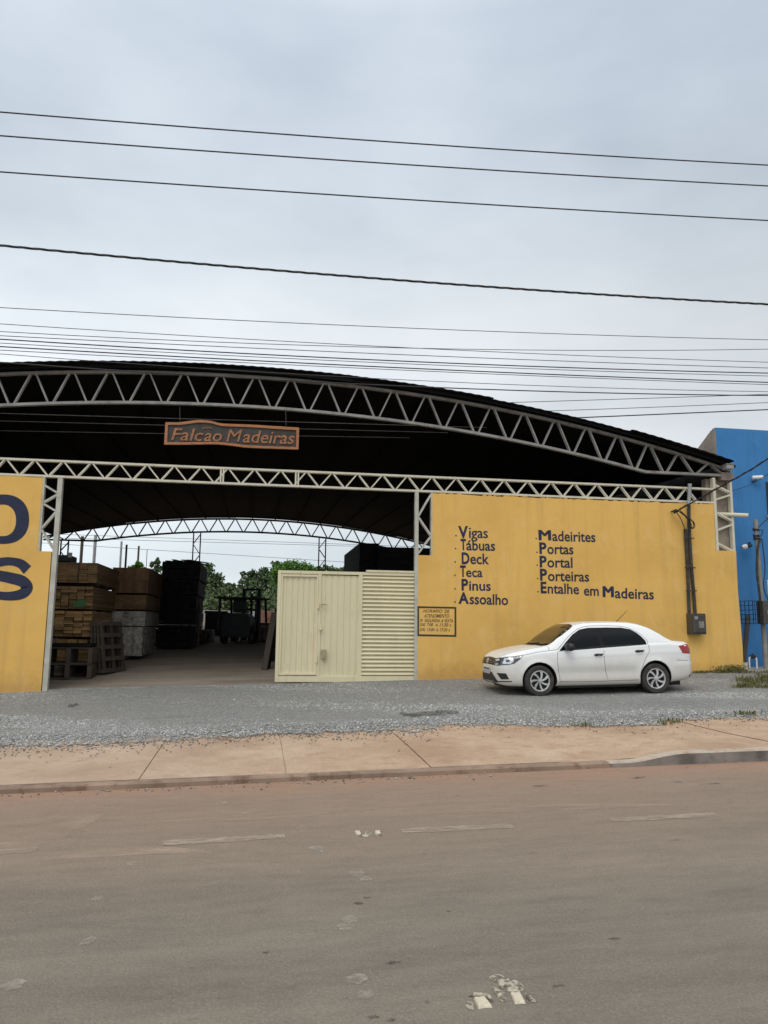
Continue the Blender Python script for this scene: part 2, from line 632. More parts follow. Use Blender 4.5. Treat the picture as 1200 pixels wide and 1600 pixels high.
def make_gravel_mat():
    m, nt, b = new_mat('crushed_grey_stone')
    v = coords(nt)
    vo = nd(nt, 'ShaderNodeTexVoronoi', i_Scale=36.0)
    nt.links.new(v, vo.inputs['Vector'])
    vo2 = nd(nt, 'ShaderNodeTexVoronoi', i_Scale=36.0, feature='DISTANCE_TO_EDGE')
    nt.links.new(v, vo2.inputs['Vector'])
    hs = nd(nt, 'ShaderNodeSeparateColor')
    nt.links.new(vo.outputs['Color'], hs.inputs[0])
    c = ramp(nt, hs.outputs[0], [(0.0, (0.225, 0.222, 0.205)), (0.5, (0.33, 0.326, 0.303)), (0.85, (0.41, 0.405, 0.378)), (1.0, (0.50, 0.495, 0.47))])
    c = mix(nt, ramp(nt, vo2.outputs['Distance'], [(0.0, 0.75), (0.14, 0.0)]), c, (0.10, 0.10, 0.098))
    n = noise(nt, coords(nt, (0.45, 1.2, 1)), 1.1, 5.0, 0.6)
    c = mix(nt, ramp(nt, n, [(0.48, 0.0), (0.72, 0.62)]), c, (0.30, 0.275, 0.235))
    n2 = noise(nt, coords(nt, (0.3, 1.0, 1)), 1.7, 4.0, 0.6)
    c = mix(nt, ramp(nt, n2, [(0.58, 0.0), (0.75, 0.5)]), c, (0.15, 0.15, 0.145))
    nt.links.new(c, b.inputs['Base Color'])
    b.inputs['Roughness'].default_value = 0.9
    b.inputs['Specular IOR Level'].default_value = 0.25
    bump(nt, b, ramp(nt, vo2.outputs['Distance'], [(0.0, 0.0), (0.25, 1.0)]), 0.8, 0.014)
    return m


def make_floor_mat():
    m, nt, b = new_mat('trodden_earth_floor')
    v = coords(nt)
    n = noise(nt, coords(nt, (0.35, 1.0, 1)), 1.2, 6.0, 0.65)
    c = ramp(nt, n, [(0.3, (0.20, 0.165, 0.125)), (0.55, (0.30, 0.25, 0.195)), (0.75, (0.36, 0.30, 0.24))])
    n2 = noise(nt, v, 25, 5.0, 0.7)
    c = mix(nt, 0.7, c, ramp(nt, n2, [(0.3, 0.7), (0.7, 1.2)]), 'MULTIPLY')
    nt.links.new(c, b.inputs['Base Color'])
    b.inputs['Roughness'].default_value = 0.92
    b.inputs['Specular IOR Level'].default_value = 0.2
    bump(nt, b, n2, 0.4, 0.01)
    return m


MAT['road'] = make_road_mat()
MAT['pave'] = make_pave_mat()
MAT['gravel'] = make_gravel_mat()
MAT['floor'] = make_floor_mat()
MAT['earth'] = M('reddish_earth', (0.20, 0.125, 0.08), 0.95, var=0.3, scale=0.6, bscale=12, dirt=(0.08, 0.10, 0.035), dscale=0.5)
MAT['kerb'] = M('grimy_kerb_concrete', (0.27, 0.19, 0.135), 0.9, var=0.3, scale=2.0, bscale=45, bst=0.5, bdist=0.01, dirt=(0.13, 0.075, 0.045), dscale=5)
MAT['kerbface'] = M('grey_kerb_concrete', (0.21, 0.185, 0.16), 0.9, var=0.4, scale=3.0, bscale=40, bst=0.5, bdist=0.01, dirt=(0.075, 0.07, 0.065), dscale=4)
MAT['kerbwhite'] = M('worn_white_kerb_paint', (0.47, 0.41, 0.335), 0.8, var=0.15, scale=5, dirt=(0.36, 0.24, 0.16), dscale=5, dlo=0.42, dhi=0.62, bscale=45)


def worn(name, col, scale, lo, hi, amax, stretch=(1, 1, 1)):
    m, nt, b = new_mat(name)
    v = coords(nt, stretch)
    n = noise(nt, v, scale, 7.0, 0.75)
    nt.links.new(ramp(nt, noise(nt, v, scale * 2.3, 3.0), [(0.3, tuple(x * 0.85 for x in col)), (0.7, tuple(x * 1.12 for x in col))]), b.inputs['Base Color'])
    nt.links.new(ramp(nt, n, [(lo, 0.0), (hi, amax)]), b.inputs['Alpha'])
    b.inputs['Roughness'].default_value = 0.9
    b.inputs['Specular IOR Level'].default_value = 0.15
    return m


MAT['linepaint'] = worn('worn_lane_paint', (0.42, 0.345, 0.27), 9, 0.29, 0.60, 0.75, (0.5, 1, 1))
MAT['duststreak'] = worn('pale_dust_streak', (0.42, 0.325, 0.245), 2.6, 0.36, 0.66, 0.7, (0.4, 2.0, 1))
MAT['stainpale'] = worn('pale_scuff', (0.42, 0.375, 0.31), 12, 0.36, 0.66, 0.7)
MAT['staindark'] = worn('dark_oil_mark', (0.085, 0.072, 0.06), 12, 0.36, 0.62, 0.75)
MAT['glue'] = M('marker_glue', (0.40, 0.35, 0.265), 0.75, var=0.25, scale=25, dirt=(0.12, 0.10, 0.075), dscale=35, dlo=0.48, dhi=0.58, bscale=60, bst=0.6)
MAT['marker'] = M('white_marker_plastic', (0.58, 0.51, 0.38), 0.5, var=0.08, scale=30, dirt=(0.36, 0.29, 0.2), dscale=30, dlo=0.55, dhi=0.75)


def sheet(name, xs, ys, zf, m, kind='structure'):
    mb = MB()
    mb.grid([[Vector((x, y, zf(x, y))) for x in xs] for y in ys])
    o = mb.build(name, m, recalc=False, smooth=True)
    o['kind'] = kind
    return o


def lin(a, b, n):
    return [a + (b - a) * i / (n - 1) for i in range(n)]


XW = lin(-400, -50, 8) + lin(-45, 45, 46) + lin(50, 400, 8)
gys = lin(-120, -8, 8) + lin(-7, 8.2, 8) + [YK + 0.1, 9.2, 10, 11.4, 13, 14.8, 16.2, 17.6, 18.3, 20, 22] + lin(26, 100, 19) + lin(120, 400, 8)
gr = sheet('ground', XW, gys, lambda x, y: zg(x, y) - (0.03 if y < 18 else 0.03) - (0.1 if YK - 0.2 < y < YK + 0.6 else 0.0), MAT['earth'])
sheet('road', lin(-45, 45, 91), lin(-7, YK + 0.02, 40), lambda x, y: zg(x, min(y, YK)), MAT['road'])

# pavement: poured slabs with joints, running up under the gravel
bound_px = [(0, 1167), (50, 1165), (120, 1168), (170, 1163), (220, 1162), (300, 1155), (400, 1150), (450, 1148), (500, 1146), (560, 1143), (600, 1142), (650, 1145),
            (700, 1135), (780, 1133), (900, 1137), (1000, 1135), (1050, 1128), (1120, 1125), (1200, 1125)]
bw = [gp(*p) for p in bound_px]
bx = np.array([-45, -8] + [p.x for p in bw] + [16, 45])
by = np.array([bw[0].y, bw[0].y] + [p.y for p in bw] + [bw[-1].y, bw[-1].y])
order = np.argsort(bx)
bx, by = bx[order], by[order]


def gravel_edge(x):
    return float(np.interp(x, bx, by)) + 0.10 * math.sin(x * 5.1) * math.sin(x * 2.3 + 1) + 0.05 * math.sin(x * 13.7) + 0.04 * math.sin(x * 31 + 2) * math.sin(x * 7.7)


joints = [gp(*p).x for p in [(-40, 1195), (229, 1200), (444, 1190), (645, 1172), (832, 1165), (1160, 1150)]]
joints = [-45, -20, -8.4, -5.6] + joints + [joints[-1] + 2.6, joints[-1] + 5.6, 20, 45]
pm = MB()
KB = 0.13          # kerb stone depth
for a, b in zip(joints, joints[1:]):
    n = max(2, int((b - a) / 0.4))
    dz = random.uniform(-0.006, 0.006)
    ys = [YK + KB] + lin(YK + KB + 0.15, 13.5, 14)
    P = [[Vector((x, y, zg(x, y) + dz + (0.0 if y < 11.2 else -0.012 * (y - 11.2)))) for x in lin(a + 0.005, b - 0.005, n)] for y in ys]
    pm.grid(P)
ys = [YK + KB] + lin(YK + KB + 0.15, 13.5, 14)
pm.grid([[Vector((x, y, zg(x, y) - 0.014 - (0.0 if y < 11.2 else 0.012 * (y - 11.2)))) for x in lin(-45, 45, 150)] for y in ys])
po = pm.build('pavement', MAT['pave'], recalc=False, smooth=True)
po['kind'] = 'structure'

# kerb stones along the road edge: dropped at the driveway, full height with a white top further right
km = MB()
kx = [-45 + i * 1.0 for i in range(91)]
kx = sorted(set([round(x, 3) for x in kx if not (KX - 0.6 < x < KX + 1.4)] + [round(KX - 0.6 + i * 0.1, 3) for i in range(21)]))
prof = []
for x in kx:
    h = zg(x, YK + 0.001)
    z0 = 0.022 * x
    j = 0.012 * math.sin(x * 1.7) + 0.006 * math.sin(x * 7)
    prof.append([Vector((x, YK + j, z0 - 0.1)), Vector((x, YK + j + 0.004, h - 0.018)), Vector((x, YK + j + 0.02, h)), Vector((x, YK + KB, h + 0.001)), Vector((x, YK + KB, h - 0.15))])
km.grid(prof)
nv = 5
km.mi = []
for i in range(len(kx) - 1):
    xm = (kx[i] + kx[i + 1]) / 2
    for j in range(nv - 1):
        km.mi.append(0 if xm < KX - 0.2 else (2 if j in (1, 2) else 1))
ko = km.build('kerb', [MAT['kerb'], MAT['kerbface'], MAT['kerbwhite']], recalc=True)
ko['kind'] = 'structure'

# gravel apron and the shed floor
gx = lin(-45, -9, 10) + lin(-8.5, 16, 420) + lin(17, 45, 10)
rows = []
for t in [0, 0.012, 0.024, 0.036, 0.05, 0.065, 0.08, 0.1, 0.13, 0.16, 0.2, 0.24, 0.33, 0.43, 0.54, 0.66, 0.78, 0.9, 1.0]:
    row = []
    for x in gx:
        e = gravel_edge(x)
        y = lerp(e, YW + 0.25, t)
        h = -0.012 + 0.034 * min(1, t / 0.22) + (random.uniform(-0.007, 0.007) if t < 0.14 else random.uniform(-0.003, 0.003)) + 0.014 * math.sin(x * 0.9 + y * 1.3) * math.sin(y * 0.8) * min(1, t / 0.2)
        row.append(Vector((x, y, zg(x, y) + 0.002 + h)))
    rows.append(row)
gm = MB()
gm.grid(rows)
go = gm.build('gravel', MAT['gravel'], recalc=False, smooth=True)
go['kind'] = 'structure'
sheet('shed_floor', lin(-14, 13, 28), [YW + 0.2, 18.3, 19, 20, 21, 22] + lin(24, 46, 12), lambda x, y: zg(x, y) + 0.012, MAT['floor'])


def stones(name, pts, sizes, m, kind='stuff', flat=0.62):
    """many small angular stones in one mesh"""
    base = np.array([(1, 0, 0), (-1, 0, 0), (0, 1, 0), (0, -1, 0), (0, 0, 1), (0, 0, -1)], float)
    tri = np.array([(0, 2, 4), (2, 1, 4), (1, 3, 4), (3, 0, 4), (2, 0, 5), (1, 2, 5), (3, 1, 5), (0, 3, 5)])
    n = len(pts)
    V = base[None] * rng.uniform(0.55, 1.25, (n, 6, 1)) + rng.uniform(-0.25, 0.25, (n, 6, 3))
    an = rng.uniform(0, 2 * np.pi, n)
    c, s = np.cos(an), np.sin(an)
    x = V[..., 0] * c[:, None] - V[..., 1] * s[:, None]
    y = V[..., 0] * s[:, None] + V[..., 1] * c[:, None]
    V = np.stack([x, y, V[..., 2] * flat], -1) * np.array(sizes)[:, None, None] + np.array(pts)[:, None, :]
    F = (tri[None] + (np.arange(n) * 6)[:, None, None]).reshape(-1, 3)
    me = bpy.data.meshes.new(name)
    me.vertices.add(n * 6)
    me.vertices.foreach_set('co', V.reshape(-1))
    me.loops.add(len(F) * 3)
    me.loops.foreach_set('vertex_index', F.reshape(-1))
    me.polygons.add(len(F))
    me.polygons.foreach_set('loop_start', np.arange(len(F)) * 3)
    me.update(calc_edges=True)
    me.validate()
    me.materials.append(m)
    o = bpy.data.objects.new(name, me)
    COL.objects.link(o)
    o['kind'] = kind
    return o


def stone_mat(name, lo, mid, hi):
    m, nt, b = new_mat(name)
    g = nd(nt, 'ShaderNodeNewGeometry')
    c = ramp(nt, g.outputs['Random Per Island'], [(0, lo), (0.55, mid), (0.9, hi), (1.0, tuple(x * 1.4 for x in hi))])
    nt.links.new(c, b.inputs['Base Color'])
    b.inputs['Roughness'].default_value = 0.9
    b.inputs['Specular IOR Level'].default_value = 0.25
    return m


MAT['stone'] = stone_mat('broken_grey_stone', (0.23, 0.23, 0.222), (0.37, 0.368, 0.345), (0.47, 0.466, 0.44))
MAT['debris'] = stone_mat('loose_chips', (0.11, 0.10, 0.09), (0.23, 0.215, 0.19), (0.38, 0.35, 0.31))
pts, sz = [], []
while len(pts) < 98000:
    x = rng.uniform(-7, 13.5)
    e = gravel_edge(x)
    y = e + (YW - e) * rng.uniform(0, 1) ** 1.08
    # stones lie thicker in drifts, thinner in wheel tracks
    d = 0.66 + 0.34 * math.sin(x * 0.8 + 2.1 * math.sin(y * 1.1)) * math.sin(y * 2.0 + 0.6 * x)
    if rng.uniform() > d:
        continue
    pts.append((x, y, zg(x, y) + 0.014))
    sz.append(rng.uniform(0.009, 0.022) * (1.6 if rng.uniform() < 0.04 else 1))
stones('loose_gravel', pts, sz, MAT['stone'])
pts, sz = [], []
while len(pts) < 3200:
    x = rng.uniform(-6, 11)
    e = gravel_edge(x)
    back = rng.exponential(0.26) - 0.12
    dens = 1.0 if x < 2.6 else 0.28
    if rng.uniform() > dens:
        continue
    y = e - back
    if y < YK + 0.02:
        y = rng.uniform(YK - 0.25, YK + 0.05) if rng.uniform() < 0.2 else rng.uniform(YK + 0.15, e)
    if rng.uniform() < 0.08:
        y = YK - abs(rng.normal(0, 0.12)) - 0.01
    pts.append((x, y, zg(x, y) + 0.006))
    sz.append(rng.uniform(0.007, 0.018))
stones('loose_chippings', pts, sz, MAT['debris'])


# ------------------------------------------------------------------ road markings, stains and stud markers
def blob_poly(cx, cy, rx, ry, n=14, jag=0.25, rot=0.0, seed=0):
    rr = random.Random(seed)
    res = []
    for k in range(n):
        a = 2 * math.pi * k / n
        q = 1 + rr.uniform(-jag, jag)
        u, v = rx * q * math.cos(a), ry * q * math.sin(a)
        res.append((cx + u * math.cos(rot) - v * math.sin(rot), cy + u * math.sin(rot) + v * math.cos(rot)))
    return res


def ground_poly(name, poly, m, dz, kind='structure', sm=True):
    pts = [Vector((x, y, 0)) for x, y in poly]
    if sm:
        pts = smooth_closed(pts, 3)
    mb = MB()
    mb.add([(p.x, p.y, zg(p.x, p.y) + dz) for p in pts], [list(range(len(pts)))])
    o = mb.build(name, m, recalc=False)
    if kind:
        o['kind'] = kind
    return o


for (x0, y0, x1, y1, th) in [(-130, 1342, 57, 1328, 8), (255, 1318, 445, 1307, 8), (628, 1299, 800, 1291, 7), (955, 1282, 1120, 1273, 7)]:
    a, b = gp(x0, y0), gp(x1, y1)
    hw = 0.062
    poly = []
    nn = 16
    for i in range(nn + 1):
        t = i / nn
        poly.append((lerp(a.x, b.x, t), lerp(a.y, b.y, t) + hw + random.uniform(-0.014, 0.014)))
    for i in range(nn, -1, -1):
        t = i / nn
        poly.append((lerp(a.x, b.x, t), lerp(a.y, b.y, t) - hw + random.uniform(-0.014, 0.014)))
    ground_poly('lane_marking', poly, MAT['linepaint'], 0.004, sm=False)
# dust swept across the carriageway by turning lorries
for i, (pl, wd) in enumerate([([(-60, 1330), (60, 1312), (190, 1250)], .30), ([(-60, 1296), (70, 1282), (150, 1262)], .22), ([(200, 1290), (420, 1276), (600, 1262)], .2), ([(60, 1345), (220, 1330), (330, 1332)], .18), ([(640, 1272), (860, 1262), (1100, 1258)], .2)]):
    q = smooth_open([gp(*p) for p in pl], 8)
    L1, R1 = [], []
    for j, p in enumerate(q):
        t = (q[min(j + 1, len(q) - 1)] - q[max(j - 1, 0)]).normalized()
        k_ = wd * .5 * math.sin(math.pi * (j + .4) / (len(q) - .2)) + .01
        L1.append((p.x - t.y * k_, p.y + t.x * k_))
        R1.append((p.x + t.y * k_, p.y - t.x * k_))
    ground_poly('dust_streak', L1 + R1[::-1], MAT['duststreak'], 0.002, sm=False)

for i, (px, py, wpx, hpx) in enumerate([(493, 1326, 10, 5), (497, 1329, 8, 4), (558, 1366, 9, 5), (571, 1374, 10, 4), (548, 1436, 10, 7), (541, 1449, 12, 5), (556, 1530, 13, 9),
                                        (572, 1555, 13, 8), (207, 1350, 7, 4), (383, 1271, 8, 2), (348, 1255, 6, 2), (474, 1291, 7, 2), (152, 1404, 7, 4), (137, 1471, 10, 6), (20, 1540, 14, 8)]):
    p = gp(px, py)
    k = p.y / 1200
    ground_poly('road_scuff', blob_poly(p.x, p.y, wpx * k * 1.1, hpx * k * (p.y / 1.62) * 0.8, 12, 0.3, random.uniform(-0.3, 0.3), i), MAT['stainpale'], 0.003)
for i, (px, py, wpx, hpx) in enumerate([(582, 1590, 14, 6), (612, 1594, 12, 4), (668, 1567, 6, 4), (872, 1541, 14, 3), (700, 1424, 4, 2), (574, 1403, 10, 1.5), (560, 1412, 8, 4), (617, 1504, 18, 4),
                                        (960, 1467, 20, 2), (415, 1489, 7, 3), (1000, 1215, 22, 1.8), (1110, 1225, 30, 1.6), (845, 1228, 20, 1.6), (540, 1560, 5, 2), (1060, 1222, 10, 1.6)]):
    p = gp(px, py)
    k = p.y / 1200
    ground_poly('road_oil_mark', blob_poly(p.x, p.y, wpx * k * .62, hpx * k * (p.y / 1.62) * 0.5, 12, 0.45, random.uniform(-0.2, 0.2), i + 50), MAT['staindark'], 0.003)


for i, (px, py, wpx, hpx) in enumerate([(672, 1118, 26, 3.5), (640, 1120, 12, 3), (700, 1115, 16, 2.5), (112, 1105, 8, 2)]):
    p = gp(px, py)
    k = p.y / 1200
    ground_poly('gravel_stain', blob_poly(p.x, p.y, wpx * k, hpx * k * (p.y / 1.5), 14, 0.4, 0.05, i + 90), MAT['staindark'], 0.034)


def stud(corners_px, label, glue, seed):
    c = [gp(*p) for p in corners_px]          # near-left, near-right, far-right, far-left
    mid = sum(c, Vector()) / 4
    root = thing('road_stud', label, 'road marker', mid, 'raised markers on the road')
    mb = MB()
    h = 0.011
    base = [mid + (q - mid) * 1.02 for q in c]
    top = [mid + (q - mid) * 0.86 + Vector((0, 0, h)) for q in c]
    waist = []
    for i in range(4):
        waist.append(base[i])
        if i in (0, 2):
            m2 = (base[i] + base[(i + 1) % 4]) / 2
            waist.append(m2 + (mid - m2) * 0.12)
    tw = []
    for i in range(4):
        tw.append(top[i])
        if i in (0, 2):
            m2 = (top[i] + top[(i + 1) % 4]) / 2
            tw.append(m2 + (mid - m2) * 0.14)
    n = 6
    mb.add(waist + tw, [list(range(n, 2 * n))] + [(i, (i + 1) % n, n + (i + 1) % n, n + i) for i in range(n)])
    mb.build('stud_body', MAT['marker'], root, bevel=0.003)
    for j, poly in enumerate(glue):
        pts = smooth_closed([gp(*p) for p in poly], 4)
        g = MB()
        m3 = sum(pts, Vector()) / len(pts)
        nn = len(pts)
        g.add([p + Vector((0, 0, 0.002)) for p in pts] + [p + (m3 - p) * 0.18 + Vector((0, 0, 0.010)) for p in pts], [list(range(nn, 2 * nn))] + [(i, (i + 1) % nn, nn + (i + 1) % nn, nn + i) for i in range(nn)])
        g.build('glue_patch', MAT['glue'], root)
    return root


def zz(pts, ox, oy, s):
    return [(ox + x / s, oy + y / s) for x, y in pts]


Z4 = lambda p: zz(p, 700, 1500, 6.667)
stud(Z4([(318, 510), (462, 495), (375, 385), (268, 402)]), 'white road stud at the front left on its own grey glue patches', [
    Z4([(172, 470), (205, 452), (262, 465), (270, 520), (215, 515)]), Z4([(200, 385), (260, 355), (380, 362), (450, 385), (480, 435), (450, 440), (400, 398), (270, 385)])], 1)
stud(Z4([(700, 462), (808, 455), (748, 342), (648, 348)]), 'white road stud beneath the largest blob of old glue', [
    Z4([(455, 300), (490, 300), (590, 360), (615, 400), (590, 440), (545, 430), (510, 380)]), Z4([(800, 362), (850, 375), (890, 420), (920, 445), (860, 440), (820, 405)]),
    Z4([(430, 185), (470, 158), (530, 160), (620, 200), (740, 235), (790, 285), (770, 330), (610, 330), (680, 300), (610, 270), (570, 305), (530, 285), (520, 240), (460, 215)])], 2)
Z5 = lambda p: zz(p, 530, 1280, 12.0)
stud(Z5([(325, 295), (412, 285), (378, 228), (290, 232)]), 'small white road stud, left of the far pair by the lane dash', [Z5([(360, 318), (470, 290), (480, 245), (560, 240), (615, 280), (580, 325), (480, 335)])], 3)
stud(Z5([(678, 280), (780, 272), (762, 222), (672, 228)]), 'small white road stud, right of the far pair by the lane dash', [Z5([(665, 312), (700, 295), (800, 295), (812, 308), (760, 320)])], 4)


# ------------------------------------------------------------------ the shed: steel front, arches, roof
shed = thing('timber_shed', 'wide open-fronted shed with a dark curved roof on pale steel trusses', 'shed', (-0.6, YW, 0.3))
AX = -0.6


def arc_z(x, apex, rad=46.0):
    return apex - (rad - math.sqrt(rad * rad - (x - AX) ** 2))


def arch(Y, half, flat_at, dz, m, name, apex_t=7.38, apex_b=6.66, cw=0.062, bw_=0.034, pitch=0.82, detail=True, rad=46.0):
    """bow truss in the plane y = Y: two chords (each a pair of channels), zig-zag lacing between them"""
    p = bpy.data.objects.new(name, None)
    COL.objects.link(p)
    p.parent = shed
    ORG[p] = ORG[shed]
    top = [(x, arc_z(x, apex_t + dz, rad)) for x in lin(AX - half, AX + half, 61)]
    zf = arc_z(AX + flat_at, apex_b + dz, rad)
    bot = [(AX - half, zf)] + [(x, arc_z(x, apex_b + dz, rad)) for x in lin(AX - flat_at, AX + flat_at, 49)] + [(AX + half, zf)]
    for nm, pl in (('top_chord', top), ('bottom_chord', bot)):
        mb = MB()
        pts = [Vector((x, Y, z)) for x, z in pl]
        vs, fs = [], []
        for i, q in enumerate(pts):
            t = (pts[min(i + 1, len(pts) - 1)] - pts[max(i - 1, 0)]).normalized()
            nn = Vector((-t.z, 0, t.x))
            for a, b in ((-1, -1), (1, -1), (1, 1), (-1, 1)):
                vs.append(q + nn * (a * cw / 2) + Vector((0, b * 0.055, 0)))
        for i in range(len(pts) - 1):
            for k in range(4):
                k2 = (k + 1) % 4
                fs.append((i * 4 + k, i * 4 + k2, i * 4 + 4 + k2, i * 4 + 4 + k))
        fs += [(0, 1, 2, 3), tuple(len(pts) * 4 - 4 + k for k in (3, 2, 1, 0))]
        mb.add(vs, fs)
        mb.build(nm, m, p)
    zt = lambda x: arc_z(x, apex_t + dz, rad) - cw / 2
    zb = lambda x: (arc_z(x, apex_b + dz, rad) if abs(x - AX) < flat_at else zf) + cw / 2
    n = int(2 * half / pitch)
    lac = MB()
    for i in range(n):
        x0 = AX - half + 0.12 + i * pitch
        for s in (0, 1):
            xb = x0 + (0.06 if s == 0 else pitch - 0.06)
            xt = x0 + pitch / 2 + (-0.06 if s == 0 else 0.06)
            if max(xt, xb) > AX + half - 0.05 or zt(xt) - zb(xb) < 0.06:
                continue
            a, b = Vector((xb, Y, zb(xb))), Vector((xt, Y, zt(xt)))
            if detail:
                mb = MB()
                mb.bar(a + Vector((0, -0.036, 0)), b + Vector((0, -0.036, 0)), bw_, 0.026)
                mb.bar(a + Vector((0, 0.036, 0)), b + Vector((0, 0.036, 0)), bw_, 0.026)
                mb.build('diagonal_brace', m, p)
            else:
                lac.bar(a, b, bw_, 0.06)
    if not detail:
        lac.build('lattice', m, p)
    return p


HF, HB = 12.45, 10.9
YB = 43.5
arch(YW, HF, 10.1, 0.0, MAT['greysteel'], 'arch_truss')
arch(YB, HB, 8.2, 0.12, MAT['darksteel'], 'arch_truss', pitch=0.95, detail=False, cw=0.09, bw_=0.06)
# longer hanger plates where the arch was spliced
# roof: five strips of sheet across the span, each a little out of line with the next
edges = [-12.7, -8.4, -1.55, 2.0, 5.4, 9.0, 11.72]
for k, (a, b) in enumerate(zip(edges, edges[1:])):
    mb = MB()
    yf = YW - 0.28 - [0.02, 0.1, 0.0, 0.07, 0.02, 0.1][k]
    lift = [0.0, 0.02, 0.055, 0.025, 0.0, 0.03][k]
    nx = max(6, int((b - a) / 0.11))
    P = []
    for j, Y in enumerate([yf, YW + 0.5, 22, 27, 33, 38, YB + 0.35]):
        t = (Y - YW) / (YB - YW)
        sc = lerp(1.0, HB / HF, max(0, t))
        row = []
        for i in range(nx + 1):
            x = a + (b + (0.06 if k < 5 else 0) - a) * i / nx
            xx = AX + (x - AX) * sc
            cor = 0.006 * (1 if i % 2 else -1) if j < 2 else 0
            row.append(Vector((xx, Y, arc_z(xx, 7.38 + 0.12 * max(0, t)) + 0.125 + lift * (1 if j < 2 else 0.3) + cor)))
        P.append(row)
    mb.grid(P)
    n0 = len(mb.v)
    mb.grid([[q + Vector((0, 0, -0.022)) for q in row] for row in P])
    # front lip
    nr = nx + 1
    mb.add([], [])
    mb.f += [(i, i + 1, n0 + i + 1, n0 + i) for i in range(nx)]
    mb.mi += [0] * nx
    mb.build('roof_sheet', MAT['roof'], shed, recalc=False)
# purlins carried by the chords, running back under the sheets
for x in lin(-12.2, 11.3, 17):
    mb = MB()
    pts = []
    for Y in (YW - 0.2, YW + 0.2, 26, 35, YB + 0.3):
        t = max(0, (Y - YW) / (YB - YW))
        xx = AX + (x - AX) * lerp(1.0, HB / HF, t)
        pts.append(Vector((xx, Y, arc_z(xx, 7.38 + 0.12 * t) + 0.07)))
    for p, q in zip(pts, pts[1:]):
        mb.bar(p, q, 0.05, 0.075, up=(0, 0, 1))
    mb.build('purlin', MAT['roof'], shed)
# dark rim purlin along the eaves of the front arch
mb = MB()
xs = lin(AX - HF, AX + HF, 41)
for x0, x1 in zip(xs, xs[1:]):
    mb.bar((x0, YW - 0.22, arc_z(x0, 7.38) + 0.07), (x1, YW - 0.22, arc_z(x1, 7.38) + 0.07), 0.07, 0.03)
mb.build('rim_rail', MAT['roof'], shed)
# gutter box at the right end of the roof
g = wp(1137, 728, YW - 0.2)
mb = MB()
mb.box((g.x - 0.09, YW - 0.30, g.z - 0.09), (g.x + 0.11, YW - 0.1, g.z + 0.02))
mb.box((g.x - 0.11, YW - 0.32, g.z + 0.02), (g.x + 0.13, YW - 0.08, g.z + 0.04))
mb.build('gutter_end', MAT['galv'], shed, bevel=0.01)
mb = MB()
mb.box((g.x - 0.10, YW - 0.08, g.z - 0.34), (g.x + 0.24, YW + 0.14, g.z - 0.14))
mb.build('bearing_block', MAT['plaster'], shed, bevel=0.01)

# straight girder over the wall tops
gt, gb = 5.165, 4.815
girder = bpy.data.objects.new('girder', None)
COL.objects.link(girder)
girder.parent = shed
ORG[girder] = ORG[shed]
gx0, gx1 = -13.0, 11.36
for nm, z in (('top_chord', gt), ('bottom_chord', gb)):
    mb = MB()
    mb.box((gx0, YW - 0.06, z - 0.025), (gx1, YW + 0.06, z + 0.025))
    mb.build(nm, MAT['cream'], girder, bevel=0.006)
pitch = 0.598
off = wp(62 / 6, 717, YW).x
k0 = int((gx0 - off) / pitch) + 1
i = k0
while off + (i + 0.5) * pitch < gx1 - 0.2:
    xt = off + i * pitch
    for s in (-1, 1):
        mb = MB()
        a = Vector((xt + s * 0.03, YW, gt - 0.026))
        b = Vector((xt + s * (pitch / 2 - 0.025), YW, gb + 0.026))
        for yy in (-0.04, 0.04):
            mb.bar(a + Vector((0, yy, 0)), b + Vector((0, yy, 0)), 0.029, 0.022)
        mb.build('diagonal_brace', MAT['cream'], girder)
    i += 1
for px in (345, 349, 462, 466):
    x = wp(px, 745, YW).x
    mb = MB()
    mb.box((x - 0.018, YW - 0.058, gb + 0.028), (x + 0.018, YW - 0.02, gt - 0.028))
    mb.build('splice_post', MAT['cream'], girder)


def lattice_column(name, xa, xb, z0, z1, wa, wb, zig, m, za0=None, zb0=None, Y=YW, d=0.13):
    """two posts with zig-zag ties; wa / wb are the post widths"""
    p = bpy.data.objects.new(name, None)
    COL.objects.link(p)
    p.parent = shed
    ORG[p] = ORG[shed]
    for x, w_, zz0 in ((xa, wa, za0 if za0 is not None else z0), (xb, wb, zb0 if zb0 is not None else z0)):
        mb = MB()
        mb.box((x - w_ / 2, Y - d / 2, zz0), (x + w_ / 2, Y + d / 2, z1))
        mb.build('post', m, p, bevel=0.006)
    for (sa, ta), (sb, tb) in zig:
        pa = Vector((xa + wa / 2 if sa == 0 else xb - wb / 2, Y, lerp(z0, z1, ta)))
        pb = Vector((xa + wa / 2 if sb == 0 else xb - wb / 2, Y, lerp(z0, z1, tb)))
        mb = MB()
        for yy in (-0.045, 0.045):
            mb.bar(pa + Vector((0, yy, 0)), pb + Vector((0, yy, 0)), 0.042, 0.025)
        mb.build('tie_brace', m, p)
    return p


# left opening column: the slender lattice beside the O, its outer post running to the ground
xl_in = wp(66, 800, YW).x
xl_out = wp(91.5, 800, YW).x
zls = wp(75, 862, YW).z
lattice_column('column', xl_in, xl_out, zls, gb - 0.03, 0.05, 0.105, [((0, 0.89), (1, 0.80)), ((1, 0.77), (0, 0.66)), ((0, 0.64), (1, 0.55)), ((1, 0.53), (0, 0.31)), ((0, 0.29), (1, 0.04))],
               MAT['creamgrey'], zb0=0.1)
xr_in = wp(650.5, 820, YW).x
xr_out = wp(674, 820, YW).x
zrs = wp(662, 868, YW).z
lattice_column('column', xr_in, xr_out, zrs, gb - 0.03, 0.085, 0.045, [((1, 0.97), (0, 0.62)), ((0, 0.60), (1, 0.32)), ((1, 0.30), (0, 0.03))], MAT['creamgrey'], za0=0.25)
